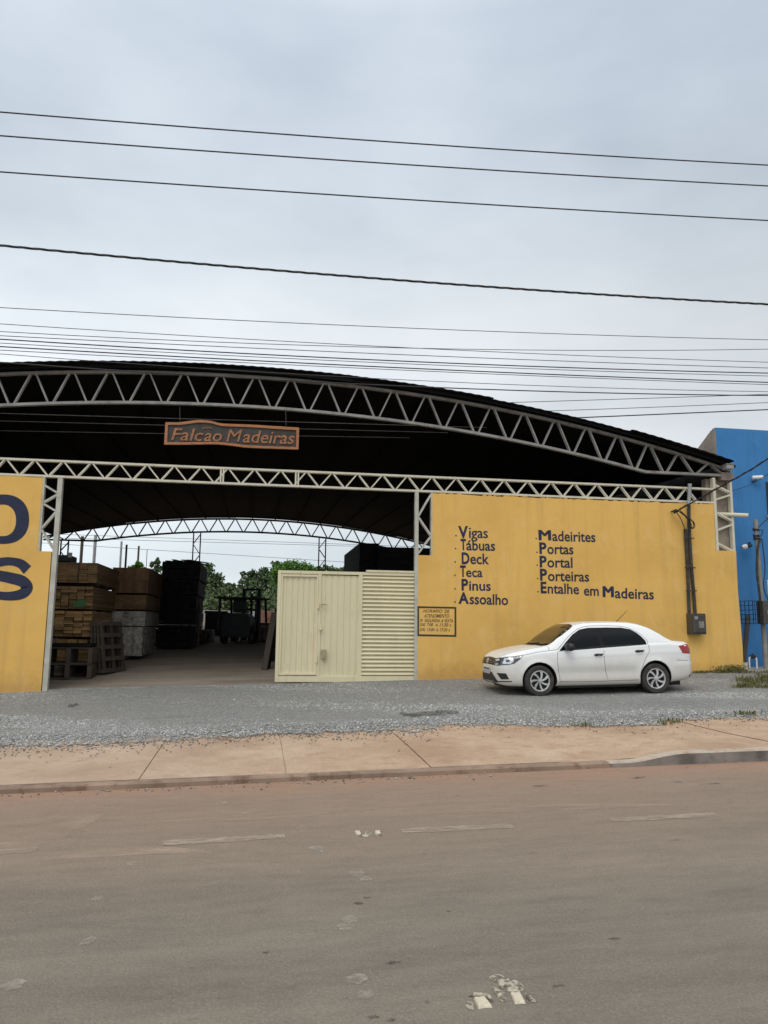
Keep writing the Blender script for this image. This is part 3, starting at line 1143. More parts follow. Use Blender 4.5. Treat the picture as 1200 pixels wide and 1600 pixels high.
# right end column
xe0, xe1 = wp(1116, 800, YW).x, wp(1142, 800, YW).x
ze0 = wp(1130, 861, YW).z
lattice_column('column', xe0, xe1, ze0, 5.46, 0.075, 0.06, [((0, 0.90), (1, 0.81)), ((0, 0.70), (1, 0.77)), ((0, 0.52), (1, 0.42)), ((0, 0.28), (1, 0.36)), ((0, 0.10), (1, 0.0))], MAT['cream'])
# back columns seen against the sky
for px, zb_ in ((306, 5.5), (503, 5.5), (99, 5.2), (700, 5.2)):
    xc = wp(px, 880, YB).x
    z0 = zg(xc, YB)
    ztop = (arc_z(xc, 6.66 + 0.12) if abs(xc - AX) < 8.2 else arc_z(AX + 8.2, 6.78)) - 0.04
    zig, nz_ = [], 9
    for q in range(nz_):
        a, b = q / nz_, (q + 0.8) / nz_
        zig.append(((q % 2, a), (1 - q % 2, b)))
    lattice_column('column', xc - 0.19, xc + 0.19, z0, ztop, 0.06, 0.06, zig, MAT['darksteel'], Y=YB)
# unseen sheet side walls under the eaves, added to keep sky light out
for sgn, xf, xb in ((-1, AX - HF - 0.1, AX - HB - 0.1), (1, AX + HF + 0.0, AX + HB + 0.1)):
    mb = MB()
    P = []
    ys = lin(YW + 0.1, YB + 0.1, 60)
    for j, Y in enumerate(ys):
        t = (Y - YW) / (YB - YW)
        x = lerp(xf, xb, t) + (0.02 if j % 2 else -0.02)
        P.append([Vector((x, Y, zg(x, Y) - 0.1)), Vector((x, Y, arc_z(lerp(AX + sgn * HF, AX + sgn * HB, t), 7.38 + 0.12 * t) + 0.2))])
    mb.grid(P)
    mb.build('unseen_side_cladding', MAT['roof'], shed, recalc=False)

# thin tie wires strung across the inside behind the sign
for (xa, ya, xb, yb, yy) in ((-60, 644, 760, 668, 1.6), (-60, 656, 700, 676, 2.2), (-60, 672, 640, 684, 2.8)):
    mb = MB()
    mb.tube([wp(xa, ya, YW + yy), wp(xb, yb, YW + yy)], 0.009, 6)
    mb.build('tie_wire', MAT['galv'], shed)

# ------------------------------------------------------------------ yellow front walls
WT = 0.15
wl = thing('yellow_wall', 'yellow painted wall with the huge navy letters O and S', 'wall', (-5.5, YW, 0.15))
xs0 = wp(64.5, 800, YW).x
xs1 = xl_out - 0.07
topL = 4.775


def wall_mesh(poly, name, parent, m):
    mb = MB()
    mb.prism(poly, lambda u, v, d: Vector((u, d, v)), YW - 0.07, YW - 0.07 + WT)
    return mb.build(name, m, parent)


def rough_top(xa, xb, z, n, amp):
    return [(lerp(xa, xb, i / n), z + random.uniform(-amp, amp)) for i in range(n + 1)]


polyL = [(-13.0, -0.3), (xs1, 0.0), (xs1, zls), (xs0, zls)] + rough_top(xs0, -13.0, topL, 40, 0.012)
wall_mesh(polyL, 'masonry', wl, MAT['yellow'])
wr = thing('yellow_wall', 'long yellow wall painted with lists of timber products behind the white car', 'wall', (7.7, YW, 0.4))
xw0 = xr_in - 0.02
xw1 = wp(673, 800, YW).x + 0.03
xw2 = wp(1113, 800, YW).x
xw3 = wp(1148.5, 880, YW).x
polyR = [(xw0 + 0.05, 0.0), (xw3 + 0.01, 0.1), (xw3 + 0.03, 1.2), (xw3 - 0.01, 2.6), (xw3, ze0)] + [(xw2, ze0)] + rough_top(xw2, xw1, 4.76, 30, 0.010) + [(xw1, zrs), (xw0 + 0.05, zrs)]
wall_mesh(polyR, 'masonry', wr, MAT['yellow'])
# raw block pier behind the right end column
mb = MB()
mb.box((xe0 - 0.12, YW + 0.12, 0.4), (xe1 + 0.05, YW + 0.32, 5.46))
mb.build('block_pier', MAT['plaster'], wr, bevel=0.01)
# rough mortar lip left along the top edge
mb = MB()
for i in range(60):
    x = random.uniform(xw1, xw2)
    s = random.uniform(0.02, 0.06)
    mb.box((x - s * 1.5, YW - 0.065, 4.745), (x + s * 1.5, YW + 0.03, 4.765 + random.uniform(0, 0.02)))
mb.build('mortar_lip', MAT['yellow'], wr)

YL = YW - 0.0725     # painted marks sit just proud of the wall face


def flat_fn(u, v, d):
    return Vector((u, YL - d, v))


def px_poly(pts, Y=None):
    return [(wp(x, y, YL).x, wp(x, y, YL).z) for x, y in pts]


# big O
def ell(cx, cy, rx, ry, n=56, e=2.25):
    res = []
    for k in range(n):
        a = 2 * math.pi * k / n
        c, s = math.cos(a), math.sin(a)
        res.append((cx + rx * math.copysign(abs(c) ** (2 / e), c), cy + ry * math.copysign(abs(s) ** (2 / e), s)))
    return res


mb = MB()
mb.ring(px_poly(ell(5, 811.2, 40.5, 38.7)), px_poly(ell(4, 813, 21, 24.7)), flat_fn, 0.0, 0.002)
mb.build('lettering', MAT['navy'], wl)
sp = smooth_open([(43, 890.5, 0), (31.5, 880.5, 0), (13, 877, 0), (-6, 880.5, 0), (-13, 889, 0), (-5, 898, 0), (14, 902.5, 0), (34, 908, 0), (42.5, 918, 0), (34, 928, 0), (14, 931.5, 0), (-8, 928.5, 0), (-18, 918, 0)], 6)
wS = [lerp(8.5, 6.3, min(1, i / 10)) if i < 10 else (lerp(6.3, 9.0, min(1, (i - 10) / 30)) if i < 48 else lerp(9.0, 6.5, min(1, (i - 48) / 14))) for i in range(len(sp))]
L_, R_ = [], []
for i, p in enumerate(sp):
    t = (sp[min(i + 1, len(sp) - 1)] - sp[max(i - 1, 0)]).normalized()
    nrm = Vector((-t.y, t.x, 0))
    L_.append(((p + nrm * wS[i]).x, (p + nrm * wS[i]).y))
    R_.append(((p - nrm * wS[i]).x, (p - nrm * wS[i]).y))
L_, R_ = px_poly(L_), px_poly(R_)
mb = MB()
nS = len(L_)
vs = [flat_fn(u, v, d) for d in (0, 0.002) for row in (L_, R_) for u, v in row]
fs = []
for i in range(nS - 1):
    fs += [(2 * nS + i, 2 * nS + i + 1, 3 * nS + i + 1, 3 * nS + i), (i, 2 * nS + i, 2 * nS + i + 1, i + 1), (nS + i, nS + i + 1, 3 * nS + i + 1, 3 * nS + i)]
mb.add(vs, fs)
mb.build('lettering', MAT['navy'], wl, recalc=False)


# ------------------------------------------------------------------ painted words
def text_geo(body, offset=0.0, shear=0.0, extrude=0.0):
    cu = bpy.data.curves.new('words', 'FONT')
    cu.body = body
    cu.size = 1.0
    cu.offset = offset
    cu.shear = shear
    cu.extrude = extrude
    cu.resolution_u = 3
    ob = bpy.data.objects.new('words', cu)
    COL.objects.link(ob)
    dg = bpy.context.evaluated_depsgraph_get()
    dg.update()
    me = bpy.data.meshes.new_from_object(ob.evaluated_get(dg))
    vs = [v.co.copy() for v in me.vertices]
    fs = [tuple(p.vertices) for p in me.polygons]
    bpy.data.objects.remove(ob)
    bpy.data.curves.remove(cu)
    bpy.data.meshes.remove(me)
    return vs, fs


CAPH = 0.0
_v, _ = text_geo('H')
CAPH = max(p.y for p in _v)


def place_text(mb, body, px0, py0, px1, py1, cap_px, Y, offset=0.02, shear=0.0, extrude=0.0, jitter=0.0):
    """set words along the line from one photo point to another in the plane y = Y, fitted to that width"""
    vs, fs = text_geo(body, offset, shear, extrude)
    if not vs:
        return
    x0, x1 = min(p.x for p in vs), max(p.x for p in vs)
    a, b = wp(px0, py0, Y), wp(px1, py1, Y)
    k = (wp(px0, py0 - cap_px, Y) - a).z / CAPH
    L = (b - a)
    wx = L.length / (x1 - x0)
    ex = L.normalized()
    ez = Vector((-ex.z, 0, ex.x))
    out_ = [a + ex * ((p.x - x0) * wx) + ez * (p.y * k) + Vector((0, -p.z, 0)) for p in vs]
    mb.add(out_, fs)


lines = [
    ([(712.5, 837)], [('V', 716.3, 840.2, 731.7, 840.2, 17.5), ('igas', 732.8, 840.2, 762.5, 840.8, 16.8)]),
    ([(711.8, 857)], [('T', 719.8, 858.8, 728.3, 858.9, 16.0), ('ábuas', 728.6, 859.4, 773.7, 860.5, 15.6)]),
    ([(711.2, 878)], [('D', 721.5, 880.8, 733.8, 880.9, 17.0), ('eck', 734.8, 881.0, 764.3, 881.4, 16.2)]),
    ([(710.8, 899)], [('T', 719.0, 900.8, 728.0, 900.9, 16.6), ('eca', 728.2, 901.2, 754, 901.6, 14.5)]),
    ([(711.0, 920)], [('P', 721.2, 922.0, 731.7, 922.1, 16.8), ('inus', 733, 922.3, 767, 922.9, 15.0)]),
    ([(711.0, 940.5)], [('A', 716.3, 942.8, 732.8, 942.9, 16.6), ('ssoalho', 733.8, 943.6, 794, 945.2, 16.0)]),
    ([(837.8, 841.5)], [('M', 841.6, 844, 861.4, 844.3, 16), ('adeirites', 863, 845, 930.5, 846.8, 15.6)]),
    ([(839, 863)], [('P', 843, 864.7, 854.4, 864.8, 16.5), ('ortas', 855.3, 865.2, 896.2, 866.0, 15.6)]),
    ([(839.3, 883)], [('P', 843.4, 885.7, 854.6, 885.8, 16.6), ('ortal', 855.3, 886.2, 894.8, 887.0, 15.8)]),
    ([(840, 904)], [('P', 844, 906.4, 855.2, 906.5, 17), ('orteiras', 856.2, 907.4, 920.7, 908.6, 15.6)]),
    ([(840.6, 924.5)], [('E', 845, 926.3, 854.4, 926.4, 16.6), ('ntalhe', 855.8, 927.0, 905, 928.2, 15.6), ('em', 912.3, 930.2, 935.8, 930.9, 15.6),
                        ('M', 941.7, 932.8, 959.4, 933.2, 17), ('adeiras', 960.8, 934.2, 1021.8, 936.4, 15.8)]),
]
for dots, words in lines:
    mb = MB()
    for (dx, dy) in dots:
        q = wp(dx, dy, YL)
        mb.prism([(q.x + 0.018 * math.cos(a), q.z + 0.02 * math.sin(a)) for a in [k * math.pi / 4 for k in range(8)]], flat_fn, 0.0, 0.001)
    for body, x0, y0, x1, y1, cp in words:
        if body == 'M' or 'g' in body:
            e_ = 1.1 if body == 'M' else 0.45
            for k, dx in enumerate((-e_, 0, e_)):
                place_text(mb, body, x0 + e_ + dx, y0, x1 - e_ + dx, y1, cp, YL - 0.001 - 0.0004 * k, offset=0.0)
        else:
            place_text(mb, body, x0, y0, x1, y1, cp, YL - 0.001, offset=0.036 if len(body) == 1 else 0.019)
    mb.build('lettering', MAT['navy'], wr, recalc=False)
# opening hours painted in a bordered box
mb = MB()
mb.ring(px_poly([(652.3, 947.2), (712.9, 948.4), (713.0, 995.0), (652.3, 993.8)]), px_poly([(654.8, 950.0), (710.2, 951.0), (710.3, 992.2), (654.8, 991.0)]), flat_fn, 0.0, 0.002)
mb.build('painted_border', MAT['boxline'], wr)
mb = MB()
for body, x0, x1, by_, cp in [('HORARIO', 661.2, 691.0, 957.0, 4.8), ('DE', 694.5, 702.5, 957.4, 4.8), ('ATENDIMENTO', 662.6, 702.0, 964.8, 5.1), ('DE', 656.2, 660.6, 971.2, 4.4),
                              ('SEGUNDA', 663.5, 687.0, 971.8, 4.6), ('A', 688.8, 692.4, 972.0, 4.4), ('SEXTA', 694.5, 708.0, 972.2, 4.6),
                              ('DAS', 656.2, 664.8, 978.0, 4.5), ('7:00', 667.0, 676.8, 978.2, 4.6), ('AS', 680.0, 684.6, 978.4, 3.8), ('11:30', 687.0, 700.4, 978.6, 4.9), ('h', 702.0, 704.6, 978.7, 4.0),
                              ('DAS', 656.2, 664.8, 985.8, 4.8), ('13:00', 667.0, 679.0, 986.0, 4.7), ('AS', 681.0, 685.0, 986.2, 4.2), ('17:30', 687.2, 699.0, 986.4, 4.8), ('h', 700.6, 703.0, 986.5, 4.0)]:
    place_text(mb, body, x0, by_, x1, by_ + 0.25, cp, YL - 0.001, offset=0.009, shear=0.28)
mb.build('lettering', MAT['boxline'], wr, recalc=False)

# ------------------------------------------------------------------ hanging wooden sign
YS = YW - 0.12
sg = thing('hanging_sign', 'carved wooden sign with orange lettering hung under the roof arch', 'sign', wp(362, 700, YS))
sp_ = lambda pts: [(wp(240 + x / 4.8, 640 + y / 4.8, YS).x, wp(240 + x / 4.8, 640 + y / 4.8, YS).z) for x, y in pts]
outer_t = smooth_open([(90, 97, 0), (200, 96, 0), (290, 84, 0), (350, 80, 0), (430, 86, 0), (500, 104, 0), (600, 110, 0), (720, 114, 0), (850, 122, 0), (980, 130, 0), (1091, 137, 0)], 4)
outer_b = smooth_open([(1086, 300, 0), (980, 297, 0), (840, 292, 0), (700, 286, 0), (600, 274, 0), (480, 262, 0), (350, 262, 0), (220, 264, 0), (79, 263, 0)], 5)
outer = [(p.x, p.y) for p in outer_t] + [(p.x, p.y) for p in outer_b]
mb = MB()
mb.prism(sp_(outer), lambda u, v, d: Vector((u, YS + d, v)), 0.0, 0.05)
mb.build('board', MAT['signfield'], sg)
ccx, ccy = 585, 190
inner_t = [(lerp(108, 1071, (p.x - 90) / 1001), p.y + 19) for p in outer_t]
inner_b = [(lerp(103, 1069, (p.x - 79) / 1007), p.y - 17) for p in outer_b]
mb = MB()
mb.ring(sp_(outer), sp_(inner_t + inner_b), lambda u, v, d: Vector((u, YS + d, v)), -0.03, 0.005)
mb.build('border', MAT['woodsign'], sg)
mb = MB()
z3 = lambda x, y: (240 + x / 4.8, 640 + y / 4.8)
for body, a, b, cp in (('Falc', (130, 228), (372, 235), 88), ('ao', (378, 235), (512, 239), 88), ('M', (545, 240), (662, 244), 92), ('adeiras', (668, 245), (1056, 258), 90)):
    place_text(mb, body, *z3(*a), *z3(*b), cp / 4.8, YS - 0.012, offset=0.012 if body != 'M' else 0.0, shear=0.22, extrude=0.01)
for a, b in (((366, 146), (386, 133)), ((386, 133), (398, 143)), ((398, 143), (416, 134)), ((416, 134), (438, 142))):
    pa, pb = [wp(*z3(*q), YS - 0.012) for q in (a, b)]
    mb.bar(pa, pb, 0.018, 0.012)
mb.build('lettering', MAT['woodletter'], sg, recalc=False)
for (xa, ya, xb, yb) in ((281, 636, 281, 657.5), (446.5, 641, 447, 665)):
    mb = MB()
    mb.tube([wp(xa, ya, YS + 0.02), wp(xb, yb, YS + 0.02)], 0.008, 6)
    mb.build('hanging_wire', MAT['wiregrey'], sg)

# ------------------------------------------------------------------ sliding gate
YG = YW + 0.02
gate = thing('sliding_gate', 'cream metal sliding gate with a walk-through door and a slatted end', 'gate', (2.0, YG, 0.36))
gw = lambda px, py: wp(px, py, YG)
gz = lambda p: (430 + p[0] / 5.217, 880 + p[1] / 5.217)


def gpt(x, y):
    q = gz((x, y))
    return wp(q[0], q[1], YG)


xL, xR = gpt(10, 500).x, gpt(1136, 500).x
zT, zB = gpt(400, 66).z, gpt(400, 968).z
zB1 = zB + 0.02
# back plate frame
fr = MB()
fr.box((xL, YG - 0.03, zB), (xL + 0.075, YG + 0.03, zT))
fr.box((xL + 0.075, YG - 0.03, zT - 0.07), (xR + 0.6, YG + 0.03, zT))
fr.box((xL + 0.075, YG - 0.03, zB), (xR + 0.6, YG + 0.03, zB + 0.13))
xm0, xm1 = gpt(676, 500).x, gpt(708, 500).x
fr.box((xm0, YG - 0.03, zB + 0.13), (xm1, YG + 0.03, zT - 0.07))
xd0, xd1 = gpt(346, 500).x, gpt(362, 500).x
fr.box((xd0, YG - 0.03, zB + 0.13), (xd1 + 0.02, YG + 0.03, zT - 0.07))
fr.build('frame', MAT['gate'], gate, bevel=0.005)


def ribbed(xa, xb, za, zb_, y, npan, depth):
    """vertical trapezoid-ribbed sheet"""
    mb = MB()
    xs, ds = [], []
    wdt = (xb - xa) / npan
    for i in range(npan):
        for t, d in ((0, 0), (0.62, 0), (0.70, 1), (0.92, 1)):
            xs.append(xa + wdt * (i + t))
            ds.append(d * depth)
    xs.append(xb)
    ds.append(0)
    P = [[Vector((x, y - d, z)) for x, d in zip(xs, ds)] for z in (za, zb_)]
    mb.grid(P)
    mb.grid([[p + Vector((0, 0.004, 0)) for p in row] for row in P])
    return mb


ribbed(xd1 + 0.02, xm0, zB + 0.13, zT - 0.09, YG + 0.0, 6, -0.012).build('ribbed_panel', MAT['gate'], gate, recalc=False)
door = MB()
dl, dr, dtop, dbot = gpt(42, 500).x, gpt(345, 500).x, gpt(200, 92).z, gpt(200, 912).z
xL2 = xL + 0.078
door.box((xL2, YG - 0.034, dtop - 0.05), (dr, YG + 0.02, dtop))
door.box((xL2, YG - 0.034, dbot), (dr, YG + 0.02, dbot + 0.045))
door.box((xL2, YG - 0.034, dbot + 0.045), (xL2 + 0.04, YG + 0.02, dtop - 0.05))
door.box((dr - 0.04, YG - 0.034, dbot + 0.045), (dr, YG + 0.02, dtop - 0.05))
dob = door.build('door', MAT['gate'], gate, bevel=0.003)
ribbed(xL2 + 0.04, dr - 0.04, dbot + 0.045, dtop - 0.05, YG + 0.004, 6, -0.012).build('door_sheet', MAT['gate'], dob, recalc=False)
# dark gap above and beside the door leaf
mb = MB()
mb.box((xL2, YG - 0.012, dtop + 0.003), (dr, YG + 0.012, zT - 0.07))
mb.build('door_gap', MAT['gatedark'], gate)
for (x, y, wd, hh, dp) in ((350, 345, 10, 56, 0.05), (368, 526, 16, 40, 0.05), (336, 782, 9, 60, 0.045)):
    q = gpt(x, y)
    mb = MB()
    a = wd / 5.217 / 1200 * 17.7 / 2
    b = hh / 5.217 / 1200 * 17.7 / 2
    mb.box((q.x - a, YG - 0.03 - dp, q.z - b), (q.x + a, YG - 0.03, q.z + b))
    mb.tube([(q.x, YG - 0.04 - dp, q.z - b * 0.9), (q.x, YG - 0.04 - dp, q.z - b * 0.4)], a * 0.9, 8)
    mb.build('latch', MAT['gate'], dob, bevel=0.004)
q = gpt(402, 336)
mb = MB()
mb.tube([(q.x - 0.06, YG - 0.03, q.z), (q.x - 0.06, YG - 0.075, q.z), (q.x + 0.06, YG - 0.075, q.z - 0.005)], 0.012, 8)
mb.build('handle', MAT['gatedark'], gate)
q = gpt(394, 740)
mb = MB()
mb.box((q.x - 0.055, YG - 0.09, q.z - 0.085), (q.x + 0.055, YG - 0.022, q.z + 0.10))
mb.box((q.x - 0.06, YG - 0.1, q.z - 0.10), (q.x + 0.06, YG - 0.02, q.z - 0.085))
mb.build('lock_box', MAT['gatedark'], gate, bevel=0.006)
# louvre slats at the fixed end
ns = 25
sa, sb = zT - 0.075, zB + 0.135
for k in range(ns):
    z1 = lerp(sa, sb, k / ns)
    z0 = lerp(sa, sb, (k + 1) / ns)
    mb = MB()
    P = [[Vector((x, YG + yy, z)) for x in (xm1, xR + 0.55)] for yy, z in ((0.02, z1), (-0.028, lerp(z1, z0, 0.62)), (-0.03, lerp(z1, z0, 0.70)), (0.02, lerp(z1, z0, 0.82)), (0.022, z0))]
    mb.grid(P)
    mb.build('slat', MAT['gate'], gate, recalc=False)
mb = MB()
mb.box((gpt(742, 60).x, YG - 0.045, zT + 0.002), (xR + 0.02, YG + 0.05, zT + 0.05))
mb.build('cover_strip', MAT['gate'], gate, bevel=0.005)
# floor rail of the gate
a, b = gp(75, 1074.5), gp(430, 1067.5)
mb = MB()
mb.bar((xl_out, YG, zg(xl_out, YG) + 0.026), (xR + 0.3, YG, zg(xR, YG) + 0.026), 0.10, 0.03, up=(0, 0, 1))
solo('gate_rail', mb, MAT['concpost'], 'pale flush floor track across the shed entrance', 'gate track')


# ------------------------------------------------------------------ meter box and its conduits on the right wall
YF = YW - 0.07
mt = thing('meter_box', 'grimy electricity meter box fed by two dark conduits on the yellow wall', 'meter box', wp(1087, 991, YF))
zc = lambda x, y: (1000 + x / 3.48, 640 + y / 3.48)


def wz(x, y, Y):
    q = zc(x, y)
    return wp(q[0], q[1], Y)


a, b = wz(262, 1108, YF - 0.1), wz(347, 1222, YF - 0.1)
mb = MB()
mb.box((a.x, YF - 0.22, b.z), (b.x, YF, a.z))
box = mb.build('housing', MAT['meter'], mt, bevel=0.012)
mb = MB()
mb.box((a.x + 0.03, YF - 0.245, b.z + 0.04), (b.x - 0.03, YF - 0.22, a.z - 0.05))
mb.build('cover', MAT['meter'], mt, bevel=0.01)
mb = MB()
mb.box((lerp(a.x, b.x, .45), YF - 0.255, lerp(b.z, a.z, .30)), (lerp(a.x, b.x, .82), YF - 0.245, lerp(b.z, a.z, .62)))
mb.build('window', MAT['meterglass'], mt, bevel=0.006)
mb = MB()
mb.box((lerp(a.x, b.x, .2), YF - 0.25, lerp(b.z, a.z, .72)), (lerp(a.x, b.x, .42), YF - 0.245, lerp(b.z, a.z, .86)))
mb.build('data_plate', MAT['galv'], mt)
mb = MB()
pts = smooth_open([wz(300, 1110, YF - 0.06), wz(292, 1000, YF - 0.06), wz(280, 860, YF - 0.06), wz(271, 720, YF - 0.06), wz(266, 600, YF - 0.07), wz(266, 505, YF - 0.08)], 4)
mb.tube(pts, 0.042, 10)
mb.build('conduit', MAT['conduit'], mt, smooth=True)
mb = MB()
pts = smooth_open([wz(268, 1110, YF - 0.05), wz(262, 950, YF - 0.05), wz(255, 800, YF - 0.05), wz(246, 650, YF - 0.05)], 4)
mb.tube(pts, 0.040, 10)
mb.build('conduit', MAT['conduit'], mt, smooth=True)
mb = MB()
mb.tube([wz(265, 520, YF - 0.10), wz(271, 412, YF - 0.10)], [0.045, 0.045], 10)
mb.tube([wz(271, 416, YF - 0.10), wz(271, 404, YF - 0.10)], [0.052, 0.052], 10)
mb.build('mast_pipe', MAT['galv'], mt, smooth=True)
for zy in (700, 860, 985):
    q = wz(262 + (zy - 650) * 0.05, zy, YF - 0.08)
    mb = MB()
    mb.box((q.x - 0.16, YF - 0.115, q.z - 0.014), (q.x + 0.13, YF - 0.105, q.z + 0.014))
    mb.build('pipe_strap', MAT['conduit'], mt)
q = wz(192, 553, YF - 0.18)
mb = MB()
mb.tube([q + Vector((0, 0.18, 0.02)), q, q + Vector((-0.02, -0.05, -0.02))], 0.018, 8)
mb.lathe([(0.0, -0.05), (0.045, -0.05), (0.055, -0.02), (0.035, 0.0), (0.055, 0.02), (0.045, 0.05), (0, 0.05)], q, (0.8, -0.3, 0.3), 10)
mb.build('insulator', MAT['wire'], mt, smooth=True)
for k, pl in enumerate([[(200, 552), (225, 560), (250, 585), (272, 610), (280, 640), (262, 652)], [(205, 548), (240, 575), (280, 600), (292, 632), (275, 645), (262, 620), (262, 600)],
                        [(198, 560), (220, 590), (240, 640), (246, 655)], [(215, 545), (262, 590), (290, 610), (298, 635), (284, 648), (270, 630)]]):
    mb = MB()
    mb.tube(smooth_open([wz(x, y, YF - 0.14 - 0.02 * k) for x, y in pl], 4), 0.011, 6)
    mb.build('cable_loop', MAT['wire'], mt, smooth=True)

mb = MB()
a, b = wp(1122, 803.5, YW + 0.1), wp(1169, 805.5, YW - 0.25)
ax = (b - a).normalized()
mb.lathe([(0.055, 0), (0.055, (b - a).length), (0.046, (b - a).length), (0.046, 0.05)], a, ax, 16)
solo('drain_pipe', mb, MAT['pvc'], 'cream plastic drain pipe poking out beside the right end column', 'pipe', smooth=True)

# ------------------------------------------------------------------ blue building next door
YBL = 18.55
q0 = wp(1118, 668, YBL)
q1 = wp(1088, 703, YBL * (ray(1118, 690).x / ray(1118, 690).y) / (ray(1088, 700).x / ray(1088, 700).y))
bb = thing('blue_building', 'tall blue painted building with a raw plaster side beyond the yellow wall', 'building', (q0.x + 4, YBL, 0.6))
bx0 = q0.x
mb = MB()
mb.box((bx0, YBL, 0.2), (bx0 + 9.5, YBL + 0.16, q0.z))
mb.build('front_wall', MAT['blue'], bb)
mb = MB()
prof_ = [(YBL + 0.005, 0.2), (YBL + 0.005, q0.z - 0.02), (YBL + 0.2, q0.z - 0.04), (q1.y, q1.z), (30.5, q1.z - 1.2), (30.5, 0.2)]
mb.prism(prof_, lambda u, v, d: Vector((d, u, v)), bx0 - 0.02, bx0 + 0.14)
mb.build('side_wall', MAT['plaster'], bb)
mb = MB()
mb.box((bx0 + 0.2, YBL + 0.2, q1.z - 1.4), (bx0 + 9.5, 30.5, q1.z - 1.25))
mb.build('roof', MAT['galv'], bb)
mb = MB()
w0, w1 = wp(1197.5, 776, YBL), wp(1197.5, 806, YBL)
mb.box((w0.x, YBL - 0.012, w1.z), (w0.x + 1.1, YBL - 0.003, w0.z + 0.4))
wn = mb.build('window', MAT['wire'], bb)
mb = MB()
mb.box((w0.x - 0.05, YBL - 0.05, w1.z - 0.05), (w0.x + 1.15, YBL - 0.002, w1.z))
mb.build('sill', MAT['plaster'], wn)
# concrete apron in front of it
mb = MB()
xs = lin(xw3 + 0.12, xw3 + 9.5, 20)
mb.grid([[Vector((x, y, zg(x, min(y, YW)) + dz)) for x in xs] for y, dz in ((YW - 0.35, -0.05), (YW - 0.33, 0.05), (YBL, 0.06))])
o = mb.build('apron', MAT['concpost'], recalc=False)
o['kind'] = 'structure'
mb = MB()
s0, s1 = wp(1198, 906, YBL), wp(1198, 929, YBL)
mb.box((s0.x, YBL - 0.02, s1.z), (s0.x + 0.5, YBL - 0.004, s0.z))
solo('wall_plate', mb, MAT['whitepvc'], 'small blank white plate on the blue wall behind the concrete post', 'sign', bevel=0.004)

# fittings on the blue wall
q = wp(1184, 746, YBL - 0.14)
t = thing('security_camera', 'little white security camera high on the blue wall', 'camera', q)
mb = MB()
mb.lathe([(0, -0.14), (0.05, -0.14), (0.055, 0.1), (0.045, 0.13), (0, 0.13)], q, (1, -0.35, 0.02), 14)
mb.build('camera_body', MAT['whitepvc'], t, smooth=True)
mb = MB()
mb.tube([q + Vector((-0.08, 0.14, -0.10)), q + Vector((-0.06, 0.02, -0.09)), q + Vector((-0.03, 0, -0.03))], 0.016, 8)
mb.build('bracket', MAT['wire'], t)
q = wp(1166, 854, YBL - 0.18)
t = thing('wall_lamp', 'small outdoor lamp on a short arm left of the concrete post', 'lamp', q)
mb = MB()
mb.lathe([(0, -0.12), (0.05, -0.11), (0.07, -0.03), (0.055, 0.02), (0, 0.02)], q, (1, -0.2, 0.2), 14)
mb.build('lamp_head', MAT['whitepvc'], t, smooth=True)
mb = MB()
mb.lathe([(0, 0), (0.05, 0), (0.05, 0.1), (0.035, 0.14), (0, 0.14)], q + Vector((0.03, 0, 0.01)), (1, 0.1, 0.25), 12)
mb.tube([q + Vector((0.12, 0.02, 0.04)), q + Vector((0.2, 0.1, 0.12)), q + Vector((0.2, 0.18, 0.12))], 0.018, 8)
mb.build('lamp_arm', MAT['wire'], t, smooth=True)

# concrete service post with meter cage
YP = 17.95
pt, pb = wz(628, 598, YP), wz(688, 1415, YP)
cp = thing('service_post', 'grey concrete service post carrying cables and a caged meter by the blue wall', 'post', (pb.x, YP, pb.z))
mb = MB()
mb.tube([Vector((pb.x, YP, pb.z - 0.15)), Vector(lerp(pb, pt, 0.5)), pt], [0.062, 0.058, 0.055], 10)
mb.build('post_shaft', MAT['concpost'], cp, smooth=True)
mb = MB()
mb.tube(smooth_open([wz(655, 700, YP - 0.1), wz(640, 760, YP - 0.1), wz(636, 880, YP - 0.1), wz(650, 1000, YP - 0.1), wz(655, 1060, YP - 0.1)], 4), 0.03, 8)
mb.build('conduit', MAT['conduit'], cp, smooth=True)
for zy in (655, 690, 705):
    q = lerp(pt, pb, (zy - 598) / (1415 - 598))
    mb = MB()
    mb.lathe([(0.06, -0.02), (0.078, -0.02), (0.078, 0.02), (0.06, 0.02)], q, (0, 0, 1), 12, closed=True)
    mb.tube([q + Vector((-0.08, -0.02, 0)), q + Vector((-0.13, -0.05, 0.03)), q + Vector((-0.12, -0.05, -0.05))], 0.014, 6)
    mb.build('clamp', MAT['wire'], cp)
a, b = wz(648, 1040, YP - 0.2), wz(696, 1165, YP - 0.2)
mb = MB()
mb.box((a.x, YP - 0.34, b.z), (a.x + 0.34, YP - 0.07, a.z))
mb.build('meter_housing', MAT['meter'], cp, bevel=0.015)
mb = MB()
mb.box((a.x + 0.12, YP - 0.352, b.z + 0.22), (a.x + 0.3, YP - 0.34, b.z + 0.34))
mb.build('meter_window', MAT['whitepvc'], cp, bevel=0.005)
mb = MB()
a2, b2 = wz(598, 1040, YP - 0.1), wz(652, 1165, YP - 0.1)
for i in range(5):
    x = lerp(a2.x, b2.x, i / 4)
    mb.bar((x, YP - 0.2, b2.z), (x, YP - 0.2, a2.z), 0.012, 0.012)
for i in range(6):
    z = lerp(b2.z, a2.z, i / 5)
    mb.bar((a2.x, YP - 0.2, z), (b2.x, YP - 0.2, z), 0.012, 0.012, up=(0, -1, 0))
    mb.bar((a2.x, YP - 0.2, z), (a2.x, YP + 0.45, z), 0.012, 0.012, up=(0, 0, 1))
for i in range(5):
    y = lerp(YP - 0.2, YP + 0.45, i / 4)
    mb.bar((a2.x, y, b2.z), (a2.x, y, a2.z), 0.012, 0.012)
